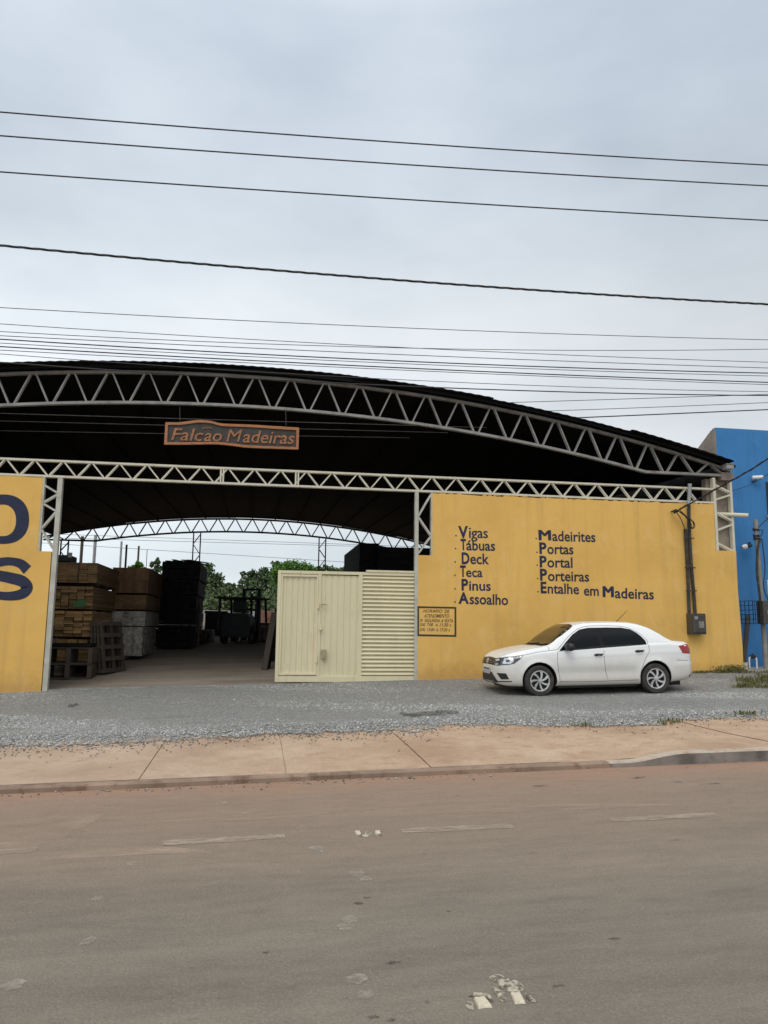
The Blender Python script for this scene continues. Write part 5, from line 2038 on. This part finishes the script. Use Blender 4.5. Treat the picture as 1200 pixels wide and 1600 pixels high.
cable('lowest black cable rising to the right above the blue building', [(300, 678), (920, 652), (1200, 640)], 25.0, .021, Wk)
mb = MB()
pts_ = smooth_open([wz(200, 552, YF - .2), wz(390, 446, 16.7), wz(500, 385, 16.1), wz(580, 340, 15.6), wz(696, 266, 14.8), wz(930, 90, 13.4)], 8)
mb.tube(pts_, .017, 8)
mb.tube([p_ + Vector((0, .012, .02 * math.sin(i * .9))) for i, p_ in enumerate(pts_)], .011, 6)
solo('service_cable', mb, Wk, 'black service cable dropping to the insulator on the yellow wall', 'cable', smooth=True)
mb = MB()
mb.tube(smooth_open([wz(500, 442, YBL - .05), wz(600, 408, YBL - .2), wz(696, 352, YBL - .5), wz(800, 290, YBL - 1)], 6), .008, 6)
solo('service_cable', mb, Wk, 'thin dark cable slanting up across the blue wall', 'cable', smooth=True)
for l_, pl in (('upper of two thin lines seen through the shed under the back arch', [(180, 836), (330, 846), (560, 850)]), ('second thin line seen through the shed, close under the upper one', [(180, 842), (330, 849), (560, 853)]),
               ('lowest line seen through the shed, crossing the lattice columns', [(160, 851), (300, 868), (560, 878)])):
    w3 = [wp(px, py, 54) for px, py in pl]
    co = np.polyfit([p_.x for p_ in w3], [p_.z for p_ in w3], 1)
    mb = MB()
    mb.tube([(x, 54, np.polyval(co, x)) for x in lin(-40, 40, 30)], .014, 5)
    solo('rear_cable', mb, Wg, l_, 'cable', loc=(0, 54, float(np.polyval(co, 0))), group='cables behind the shed')


# ------------------------------------------------------------------ the white saloon car
def pchip(xs, ys):
    xs, ys = np.array(xs, float), np.array(ys, float)
    h = np.diff(xs)
    d = np.diff(ys) / h
    m = np.zeros(len(xs))
    m[0], m[-1] = d[0], d[-1]
    for i in range(1, len(xs) - 1):
        if d[i - 1] * d[i] > 0:
            w1, w2 = 2 * h[i] + h[i - 1], h[i] + 2 * h[i - 1]
            m[i] = (w1 + w2) / (w1 / d[i - 1] + w2 / d[i])

    def f(x):
        x = min(max(x, xs[0]), xs[-1])
        i = min(int(np.searchsorted(xs, x, 'right')) - 1, len(h) - 1)
        i = max(i, 0)
        t = (x - xs[i]) / h[i]
        return float((1 + 2 * t) * (1 - t) ** 2 * ys[i] + t * (1 - t) ** 2 * h[i] * m[i] + t * t * (3 - 2 * t) * ys[i + 1] + t * t * (t - 1) * h[i] * m[i + 1])
    return f


# white paint, dusted along the sills
m, nt, b = new_mat('white_car_paint')
s = ysep(nt)
v = coords(nt)
n_ = noise(nt, v, 3.0, 6.0, .65)
low = mth(nt, 'MULTIPLY_ADD', n_, .35, mth(nt, 'MULTIPLY', s.outputs[2], -1.0))
c = mix(nt, ramp(nt, mth(nt, 'ADD', low, .75), [(.10, 0.0), (.60, .75)]), (.83, .83, .815), (.50, .45, .37))
nt.links.new(c, b.inputs['Base Color'])
b.inputs['Roughness'].default_value = .35
b.inputs['Coat Weight'].default_value = .6
b.inputs['Coat Roughness'].default_value = .08
MAT['carwhite'] = m
MAT['tint'] = M('dark_tinted_glass', (.004, .0045, .005), .08, var=.1, spec=.28)
MAT['tint2'] = M('smoked_screen_glass', (.020, .017, .012), .05, var=.3, scale=1.5, spec=.7)
MAT['blackplastic'] = M('black_car_plastic', (.012, .012, .013), .45, var=.2)
MAT['pillar'] = M('black_pillar_film', (.008, .008, .008), .35, spec=.2)
MAT['seam'] = M('dark_panel_gap', (.05, .05, .05), .8)
MAT['tyre'] = M('dusty_tyre_rubber', (.035, .032, .029), .85, var=.3, scale=5, dirt=(.085, .072, .056), dscale=7)
MAT['rimsilver'] = M('silver_wheel_cover', (.55, .545, .53), .4, metal=.25, var=.12, scale=9, dirt=(.25, .22, .18), dscale=8)
MAT['rimdark'] = M('dark_wheel_well', (.015, .015, .015), .7)
MAT['lampdark'] = M('dark_lamp_housing', (.05, .053, .056), .15, var=.3, scale=14, coat=.8)
MAT['lampclear'] = M('clear_lamp_reflector', (.62, .64, .66), .12, metal=.35, var=.2, scale=20, coat=.8)
MAT['red'] = M('red_lamp_plastic', (.34, .008, .010), .18, var=.2, scale=12, coat=.7)
MAT['chrome'] = M('chrome_trim', (.65, .65, .66), .18, metal=1.0, var=.05)
MAT['plate'] = M('grey_number_plate', (.42, .44, .46), .4, var=.08, scale=20)

ztop = pchip([0, .03, .07, .13, .25, .45, .70, .92, 1.06, 1.30, 1.55, 1.72, 1.95, 2.35, 2.80, 3.05, 3.27, 3.47, 3.66, 3.80, 3.92, 4.08, 4.15, 4.19, 4.21, 4.218],
             [.60, .69, .755, .80, .855, .905, .950, .982, 1.005, 1.185, 1.345, 1.415, 1.454, 1.464, 1.454, 1.42, 1.352, 1.245, 1.122, 1.058, 1.048, 1.037, 1.005, .90, .76, .64])
zbot = pchip([0, .03, .1, .25, .5, .9, 3.2, 3.7, 4.05, 4.16, 4.21, 4.218], [.36, .28, .225, .20, .19, .185, .19, .22, .27, .33, .40, .45])
wsh = pchip([0, .02, .06, .13, .25, .42, .65, .9, 1.3, 2.0, 2.9, 3.3, 3.65, 3.9, 4.05, 4.13, 4.18, 4.21, 4.218],
            [.34, .46, .565, .655, .725, .775, .80, .815, .825, .828, .826, .815, .79, .765, .735, .69, .625, .52, .40])
zb = pchip([0, .05, .15, .4, .9, 1.28, 2.15, 3.1, 3.6, 3.95, 4.12, 4.218], [.52, .62, .70, .78, .86, .885, .94, .985, .995, .97, .93, .56])
AXF, AXR, RW = .82, 3.287, .302


def section(x):
    W, zt, z0, zs = wsh(x), ztop(x), zbot(x), zb(x)
    zs = min(zs, zt - .03)
    h = zt - zs
    k = min(1, W / .8)
    pts = [(0, z0), (W * .55, z0), (W - .10 * k, z0 + .005), (W - .022 * k, z0 + .07), (W - .004, lerp(z0, zs, .34)), (W, lerp(z0, zs, .58)), (W - .006 * k, lerp(z0, zs, .80)), (W - .022 * k, zs - .018), (W - .050 * k, zs + .004)]
    wr_ = (W - .050 * k) - .40 * max(0, h - .06) - .02 * k
    hh = min(1, h / .45)
    ze = zt - (.035 + .035 * hh) * (1 if h > .09 else h / .09)
    a, e = Vector((W - .050 * k, zs + .004, 0)), Vector((wr_, ze, 0))
    for t in (.33, .66):
        q = lerp(a, e, t)
        pts.append((q.x + .018 * hh * math.sin(math.pi * t), q.y))
    pts.append((wr_, ze))
    pts.append((wr_ * .90, lerp(ze, zt, .62)))
    pts.append((wr_ * .68, lerp(ze, zt, .88)))
    pts.append((wr_ * .35, lerp(ze, zt, .98)))
    pts.append((0, zt))
    return pts


NS = 58


def resample(pts, n):
    P = smooth_open([Vector((a, c, 0)) for a, c in pts], 8)
    d = [0]
    for a, c in zip(P, P[1:]):
        d.append(d[-1] + (c - a).length)
    res, j = [], 0
    for i in range(n):
        t = d[-1] * i / (n - 1)
        while j < len(d) - 2 and d[j + 1] < t:
            j += 1
        f = (t - d[j]) / max(1e-9, d[j + 1] - d[j])
        res.append(lerp(P[j], P[j + 1], min(1, f)))
    return res


xst = sorted(set([0, .012, .03, .05, .075, .10, .13, .17, .21, .25] + [round(.25 + i * .045, 4) for i in range(86)] + [4.10, 4.13, 4.155, 4.175, 4.19, 4.2, 4.21, 4.218]))
xst = [x for x in xst if x <= 4.218]
half = []
for x in xst:
    row = []
    # section points are spaced by fixed control fractions so that lines run along the car
    pts = section(x)
    fine = []
    P = smooth_open([Vector((a, c, 0)) for a, c in pts], 4)
    for q in P:
        y, z = max(0, q.x), q.y
        for ax_ in (AXF, AXR):
            r_ = math.hypot(x - ax_, z - RW)
            if y > .5 and z < .9:
                y += .020 * math.exp(-((r_ - .372) / .032) ** 2)
        if y > .6 and z < .9 and .9 < x < 3.3:
            y -= .020 * math.exp(-((z - .46) / .085) ** 2) * ss(.95, 1.3, x) * (1 - ss(2.7, 3.1, x))
            y += .010 * math.exp(-((z - .285) / .035) ** 2)
        if y > .3 and x > 3.6:
            y += .016 * ss(3.6, 3.8, x) * (1 if z < .60 else max(0, 1 - (z - .60) / .03))
        if y > .5 and .62 < z < .95 and x > 1.2:
            y += .007 * math.exp(-((z - (.76 + .03 * (x - 1.2))) / .022) ** 2)
        row.append(Vector((x, y, z)))
    row[0].y = row[-1].y = 0
    half.append(row)
nv = len(half[0])
bmv, bmf = [], []
full = []
for row in half:
    full.append([Vector((p.x, -p.y, p.z)) for p in row] + [Vector((p.x, p.y, p.z)) for p in row[-2:0:-1]])
nr = len(full[0])
cb = MB()
vs = [p for r_ in full for p in r_]
fs = [(i * nr + j, i * nr + (j + 1) % nr, (i + 1) * nr + (j + 1) % nr, (i + 1) * nr + j) for i in range(len(full) - 1) for j in range(nr)]
fs += [tuple(range(nr)), tuple((len(full) - 1) * nr + j for j in range(nr - 1, -1, -1))]
cb.add(vs, fs)
CX, CY = 4.745, 15.608
z_f, z_r = .288, .338
car = thing('parked_car', 'white four-door saloon car with dark windows parked along the yellow wall', 'car', (CX, CY, z_f - .82 * (z_r - z_f) / 2.467), rot=(0, -math.atan((z_r - z_f) / 2.467), 0))
body = cb.build('body', [MAT['carwhite'], MAT['rimdark']], car, local=True, smooth=True)
bvh_bm = bmesh.new()
bvh_bm.from_mesh(body.data)
BVH = BVHTree.FromBMesh(bvh_bm)
# cut the wheel arches
cut = MB()
for ax_ in (AXF, AXR):
    for sgn in (-1, 1):
        cut.lathe([(0, 0), (.352, 0), (.352, .5), (0, .5)], (ax_, sgn * .50, RW + .012), (0, sgn, 0), 40, mi=1)
co_ = cut.build('wheel_cut', [MAT['carwhite'], MAT['rimdark']], None, local=True, merge=True)
co_.data.polygons.foreach_set('material_index', [1] * len(co_.data.polygons))
mw = car.matrix_basis.copy()
co_.parent = car
md = body.modifiers.new('arches', 'BOOLEAN')
md.operation = 'DIFFERENCE'
md.object = co_
md.solver = 'EXACT'
bpy.context.view_layer.update()
dg = bpy.context.evaluated_depsgraph_get()
nm = bpy.data.meshes.new_from_object(body.evaluated_get(dg))
body.modifiers.clear()
if len(nm.polygons) > 500:
    body.data = nm
    nm.name = 'body'
bpy.data.objects.remove(co_)
body.data.polygons.foreach_set('use_smooth', [True] * len(body.data.polygons))
try:
    body.data.set_sharp_from_angle(angle=R(32))
except Exception:
    pass


def drape(poly, org, ua, va, dr, off, name, m, parent, smooth_pts=0, inner=None, sub=5, label=None, thick=.006):
    """lay a shaped patch on the body: poly in (u, v) on a plane through org, cast along dr"""
    org, ua, va, dr = Vector(org), Vector(ua), Vector(va), Vector(dr).normalized()
    pl = [Vector((p[0], p[1], 0)) for p in poly]
    if smooth_pts:
        pl = smooth_closed(pl, smooth_pts)
    bm = bmesh.new()
    vs = [bm.verts.new(p) for p in pl]
    bm.faces.new(vs)
    bmesh.ops.triangulate(bm, faces=bm.faces[:])
    for _ in range(sub):
        es = [e for e in bm.edges if e.calc_length() > .07]
        if not es:
            break
        bmesh.ops.subdivide_edges(bm, edges=es, cuts=1)
        bmesh.ops.triangulate(bm, faces=bm.faces[:])
    bad = []
    for v_ in bm.verts:
        o_ = org + ua * v_.co.x + va * v_.co.y - dr * 3
        loc, nrm, idx, dist = BVH.ray_cast(o_, dr)
        if loc is None:
            bad.append(v_)
        else:
            v_.co = loc + nrm * off
    bmesh.ops.delete(bm, geom=bad, context='VERTS')
    ext = bmesh.ops.extrude_face_region(bm, geom=bm.faces[:])
    nn = [g_ for g_ in ext['geom'] if isinstance(g_, bmesh.types.BMVert)]
    for v_ in nn:
        v_.co = v_.co - dr * 0 + (dr * thick)
    bmesh.ops.recalc_face_normals(bm, faces=bm.faces)
    me = bpy.data.meshes.new(name)
    bm.to_mesh(me)
    bm.free()
    me.materials.append(m)
    me.polygons.foreach_set('use_smooth', [True] * len(me.polygons))
    try:
        me.set_sharp_from_angle(angle=R(45))
    except Exception:
        pass
    ob = bpy.data.objects.new(name, me)
    COL.objects.link(ob)
    ob.parent = parent
    if label:
        ob['label'] = label
    return ob


def side(sgn):
    return dict(org=(0, 0, 0), ua=(1, 0, 0), va=(0, 0, 1), dr=(0, -sgn, 0))


def strip(pts, w_):
    pts = [Vector((p[0], p[1], 0)) for p in pts]
    if len(pts) > 2:
        pts = smooth_open(pts, 5)
    else:
        pts = [lerp(pts[0], pts[1], i / 10) for i in range(11)]
    L_, R_ = [], []
    for i, p in enumerate(pts):
        t = (pts[min(i + 1, len(pts) - 1)] - pts[max(i - 1, 0)]).normalized()
        n = Vector((-t.y, t.x, 0)) * w_ / 2
        L_.append(p + n)
        R_.append(p - n)
    return [(p.x, p.y) for p in L_ + R_[::-1]]


WF = [(1.275, .885), (1.45, 1.05), (1.62, 1.185), (1.79, 1.280), (1.96, 1.312), (2.10, 1.318), (2.145, .942)]
WR = [(2.245, .948), (2.215, 1.318), (2.50, 1.316), (2.69, 1.305), (2.85, 1.275), (2.95, 1.215), (3.04, 1.135), (3.115, 1.045), (3.12, .995)]
TRIM = [(1.245, .870), (1.43, 1.052), (1.60, 1.198), (1.77, 1.295), (1.95, 1.328), (2.35, 1.333), (2.68, 1.325), (2.86, 1.292), (2.97, 1.228), (3.06, 1.145), (3.135, 1.05), (3.14, .982), (2.2, .928)]


def dense(poly, k=3):
    r_ = []
    for i in range(len(poly)):
        a, c = poly[i], poly[(i + 1) % len(poly)]
        r_ += [(lerp(a[0], c[0], t / k), lerp(a[1], c[1], t / k)) for t in range(k)]
    return r_


for sgn in (-1, 1):
    sd_ = side(sgn)
    drape(dense(TRIM), **sd_, off=.002, name='window_trim', m=MAT['pillar'], parent=car, thick=.004)
    f1 = drape(dense(WF), **sd_, off=.006, name='window', m=MAT['tint'], parent=car)
    f2 = drape(dense(WR), **sd_, off=.006, name='window', m=MAT['tint'], parent=car)
    # door gaps
    for pts in ([(1.235, .88), (1.20, .80), (1.20, .60), (1.235, .30)], [(2.19, .945), (2.19, .60), (2.245, .29)], [(3.165, 1.0), (3.17, .86), (3.10, .74), (3.02, .60), (2.96, .45), (2.935, .33)],
                [(1.22, .285), (1.8, .272), (2.9, .285)], [(1.05, .965), (1.05, .885)], [(.50, .80), (.80, .855), (1.05, .885), (1.225, .90)]):
        drape(strip(pts, .007), **sd_, off=.0015, name='panel_gap', m=MAT['seam'], parent=car, sub=0, thick=.003)
    drape(dense([(1.0, .245), (2.93, .25), (2.93, .19), (1.0, .185)], 12), **sd_, off=.004, name='sill_trim', m=MAT['blackplastic'], parent=car) if False else None
    drape(strip([(1.222, .90), (1.42, 1.085), (1.60, 1.225), (1.79, 1.325), (1.97, 1.362), (2.35, 1.368), (2.62, 1.355), (2.82, 1.32), (2.97, 1.25), (3.09, 1.16), (3.172, 1.05), (3.168, .99)], .007), **sd_, off=.0015, name='panel_gap', m=MAT['seam'], parent=car, sub=0, thick=.003)
    # handles
    for hx, hz in ((2.06, .795), (2.945, .855)):
        drape(dense([(hx - .075, hz - .030), (hx + .085, hz - .020), (hx + .085, hz + .020), (hx - .05, hz + .024)], 2), **sd_, off=.003, name='handle_recess', m=MAT['blackplastic'], parent=car, smooth_pts=0)
        mb = MB()
        yb_ = sgn * (.826)
        mb.tube(smooth_open([(hx - .085, yb_, hz), (hx - .05, yb_ + sgn * .028, hz + .004), (hx + .06, yb_ + sgn * .03, hz + .01), (hx + .10, yb_, hz + .012)], 4), .0125, 8)
        mb.build('door_handle', MAT['blackplastic'], car, local=True, smooth=True)
    # mirror
    mb = MB()
    P = []
    cx_, cy_, cz_ = 1.42, sgn * .925, .955
    for i in range(9):
        th = -math.pi / 2 + math.pi * i / 8
        row = []
        for j in range(16):
            ph = 2 * math.pi * j / 16
            ex = 2.6
            cc = lambda a: math.copysign(abs(math.cos(a)) ** (2 / ex), math.cos(a))
            sn = lambda a: math.copysign(abs(math.sin(a)) ** (2 / ex), math.sin(a))
            row.append(Vector((cx_ + (.075) * cc(th) * cc(ph) - .02 * (sn(th)), cy_ +   .115 * sn(th), cz_ + .080 * cc(th) * sn(ph))))
        row.append(row[0])
        P.append(row)
    mb.grid(P)
    mb.tube([(1.40, sgn * .74, .925), (1.42, sgn * .85, .945)], .028, 8)
    mb.build('wing_mirror', MAT['blackplastic'], car, local=True, smooth=True, merge=True)
    # headlamp wrapping the corner
    rt = math.sqrt(.5)
    dg_ = dict(org=(0, 0, 0), ua=(rt, sgn * rt, 0), va=(0, 0, 1), dr=(1, -sgn * 1, 0))
    hl = drape(dense([(.285, .735), (.55, .765), (.80, .795), (.90, .802), (.86, .735), (.76, .645), (.66, .622), (.40, .600), (.30, .607), (.268, .66)], 2), **dg_, off=.006, name='headlight', m=MAT['lampdark'], parent=car)
    drape(dense([(.56, .745), (.70, .765), (.75, .745), (.74, .68), (.69, .640), (.55, .635), (.53, .66)], 2), **dg_, off=.010, name='reflector', m=MAT['lampclear'], parent=hl)
    drape(dense([(.60, .71), (.68, .715), (.66, .675), (.61, .67)], 2), **dg_, off=.013, name='bulb', m=MAT['lampdark'], parent=hl)
    drape(dense([(.325, .715), (.44, .735), (.46, .70), (.36, .685)], 2), **dg_, off=.010, name='reflector', m=MAT['lampclear'], parent=hl)
    drape(dense([(.33, .635), (.42, .645), (.43, .620), (.35, .612)], 2), **dg_, off=.010, name='reflector', m=MAT['lampclear'], parent=hl)
    # fog lamp pocket
    drape(dense([(.385, .455), (.60, .455), (.655, .34), (.49, .335)], 3), **dg_, off=.004, name='fog_lamp_pocket', m=MAT['blackplastic'], parent=car)
    # lower lip line
    drape(strip([(.12, .245), (.40, .285), (.70, .30)], .02), **dg_, off=.004, name='bumper_slot', m=MAT['blackplastic'], parent=car, sub=0)
    # tail lamp
    tg = dict(org=(4.218, 0, 0), ua=(-rt, sgn * rt, 0), va=(0, 0, 1), dr=(-1, -sgn * 1, 0))
    drape(dense([(.36, .945), (.60, .975), (.79, .945), (.74, .80), (.60, .785), (.36, .79)], 2), **tg, off=.006, name='tail_light', m=MAT['red'], parent=car)
    drape(strip([(.20, .62), (.50, .64), (.86, .66)], .008), **tg, off=.002, name='panel_gap', m=MAT['seam'], parent=car, sub=0)
    drape(dense([(.40, .36), (.62, .36), (.60, .31), (.40, .30)], 2), **tg, off=.004, name='rear_reflector', m=MAT['blackplastic'], parent=car)

fr_ = dict(org=(0, 0, 0), ua=(0, 1, 0), va=(0, 0, 1), dr=(1, 0, 0))
gr_ = drape(dense([(-.44, .735), (0, .755), (.44, .735), (.41, .605), (0, .615), (-.41, .605)], 4), **fr_, off=.005, name='grille', m=MAT['blackplastic'], parent=car)
for z_ in (.645, .69, .725):
    drape(strip([(-.42, z_ - .004), (0, z_), (.42, z_ - .004)], .010), **fr_, off=.010, name='grille_bar', m=MAT['lampdark'], parent=gr_, sub=0)
drape(dense([(-.30, .46), (.30, .46), (.50, .31), (.52, .285), (-.52, .285), (-.50, .31)], 4), **fr_, off=.004, name='lower_intake', m=MAT['blackplastic'], parent=car)
# number plate and badge
mb = MB()
mb.box((-.028, -.20, .425), (-.010, .20, .545))
pl_ = mb.build('number_plate', MAT['plate'], car, local=True, bevel=.004)
mb = MB()
mb.box((-.0295, -.195, .515), (-.0278, .195, .54))
mb.build('plate_band', MAT['blackplastic'], pl_, local=True)
loc, nrm, _, _ = BVH.ray_cast(Vector((-2, 0, .675)), Vector((1, 0, 0)))
bc = loc + Vector((-.022, 0, 0))
bdg = MB()
bdg.lathe([(.056, -.006), (.066, -.006), (.066, .006), (.056, .006)], bc, (1, 0, 0), 28, closed=True)
for a, c in (((-.030, .047), (-.002, .006)), ((.030, .047), (.002, .006)), ((-.050, .020), (-.026, -.046)), ((-.026, -.046), (0, -.004)), ((0, -.004), (.026, -.046)), ((.026, -.046), (.050, .020))):
    bdg.bar(bc + Vector((0, a[0], a[1])), bc + Vector((0, c[0], c[1])), .012, .008, up=(1, 0, 0))
bdg.build('badge', MAT['chrome'], car, local=True)
# windscreen and rear window lie on the sloping body
tp = dict(org=(0, 0, 0), ua=(1, 0, 0), va=(0, 1, 0), dr=(0, 0, -1))
WS = [(1.03, -.62), (1.00, -.40), (.985, 0), (1.00, .40), (1.03, .62), (1.20, .655), (1.40, .63), (1.60, .575), (1.665, .53), (1.70, .30), (1.705, 0), (1.70, -.30), (1.665, -.53), (1.60, -.575), (1.40, -.63), (1.20, -.655)]
drape(dense(WS, 2), **tp, off=.004, name='windscreen', m=MAT['tint2'], parent=car)
RWN = [(3.16, -.50), (3.14, 0), (3.16, .50), (3.40, .56), (3.66, .62), (3.72, .60), (3.745, 0), (3.72, -.60), (3.66, -.62), (3.40, -.56)]
drape(dense(RWN, 2), **tp, off=.004, name='rear_window', m=MAT['tint'], parent=car)
drape(dense([(.95, -.60), (.925, 0), (.95, .60), (1.04, .64), (1.00, .3), (.99, 0), (1.0, -.3), (1.04, -.64)], 2), **tp, off=.003, name='cowl_panel', m=MAT['blackplastic'], parent=car)
for pts in ([(.10, -.48), (.30, -.60), (.60, -.655), (.95, -.66)], [(.10, .48), (.30, .60), (.60, .655), (.95, .66)], [(3.80, -.55), (3.78, 0), (3.80, .55)], [(1.72, -.50), (2.4, -.52), (3.12, -.48)], [(1.72, .50), (2.4, .52), (3.12, .48)]):
    drape(strip(pts, .008), **tp, off=.0015, name='panel_gap', m=MAT['seam'], parent=car, sub=0, thick=.003)


def on_top(x, y, up=.012):
    loc, nrm, _, _ = BVH.ray_cast(Vector((x, y, 3)), Vector((0, 0, -1)))
    return loc + nrm * up


for y0, y1 in ((-.28, -.60), (.30, -.10)):
    mb = MB()
    mb.tube([on_top(lerp(1.02, 1.10, t), lerp(y0, y1, t)) for t in lin(0, 1, 8)], .009, 6)
    mb.tube([on_top(.97, y0), on_top(1.03, y0, .03)], .014, 6)
    mb.build('wiper', MAT['wire'], car, local=True)
a_ = on_top(2.88, 0, .0)
mb = MB()
mb.tube([a_, a_ + Vector((.06, 0, .05)), a_ + Vector((.27, 0, .24))], [.012, .007, .004], 6)
mb.build('antenna', MAT['wire'], car, local=True)
mb = MB()
mb.box((.30, -.56, .145), (3.95, .56, .24))
mb.box((1.22, -.72, .15), (2.90, .72, .23))
mb.box((3.3, -.3, .2), (4.1, .3, .32))
mb.build('underbody', MAT['rimdark'], car, local=True)


def wheel(x, sgn):
    c = Vector((x, sgn * .728, RW))
    tb = MB()
    ax_ = (0, sgn, 0)
    tb.lathe([(.19, -.09), (.27, -.09), (.295, -.075), (.302, -.05), (.302, .05), (.296, .075), (.278, .092), (.235, .094), (.200, .082), (.19, .06)], c, ax_, 44, closed=True)
    w_ = tb.build('wheel', MAT['tyre'], car, local=True, smooth=True)
    rb = MB()
    rb.lathe([(0, .035), (.19, .035), (.199, .06), (.204, .082)], c, ax_, 40)
    rb.build('rim', MAT['rimdark'], w_, local=True, smooth=True)
    hb_ = MB()
    hb_.lathe([(.178, .070), (.186, .088), (.202, .092), (.208, .078)], c, ax_, 40)
    hb_.lathe([(0, .098), (.028, .096), (.036, .088), (.040, .07)], c, ax_, 24)
    for k in range(7):
        a0 = 2 * math.pi * k / 7 + .2
        pts = []
        for r_, da, wd in ((.030, 0, .026), (.075, .05, .030), (.13, .16, .036), (.184, .30, .050)):
            a = a0 + da
            d_ = Vector((math.cos(a), 0, math.sin(a)))
            t_ = Vector((-math.sin(a), 0, math.cos(a)))
            pts.append((c + d_ * r_ - t_ * wd / 2 + Vector((0, sgn * (.090 - .004 * (r_ > .15)), 0)), c + d_ * r_ + t_ * wd / 2 + Vector((0, sgn * (.084 - .004 * (r_ > .15)), 0))))
        vs_ = [p for pr2 in pts for p in pr2]
        vs_ += [p - Vector((0, sgn * .03, 0)) for p in vs_]
        n_ = len(pts)
        fs_ = []
        for i in range(n_ - 1):
            o_ = 2 * i
            fs_ += [(o_, o_ + 1, o_ + 3, o_ + 2), (2 * n_ + o_, 2 * n_ + o_ + 2, 2 * n_ + o_ + 3, 2 * n_ + o_ + 1), (o_, o_ + 2, 2 * n_ + o_ + 2, 2 * n_ + o_), (o_ + 1, 2 * n_ + o_ + 1, 2 * n_ + o_ + 3, o_ + 3)]
        hb_.add(vs_, fs_)
    hb_.build('wheel_cover', MAT['rimsilver'], w_, local=True, smooth=True)


for x in (AXF, AXR):
    for sgn in (-1, 1):
        wheel(x, sgn)
bvh_bm.free()
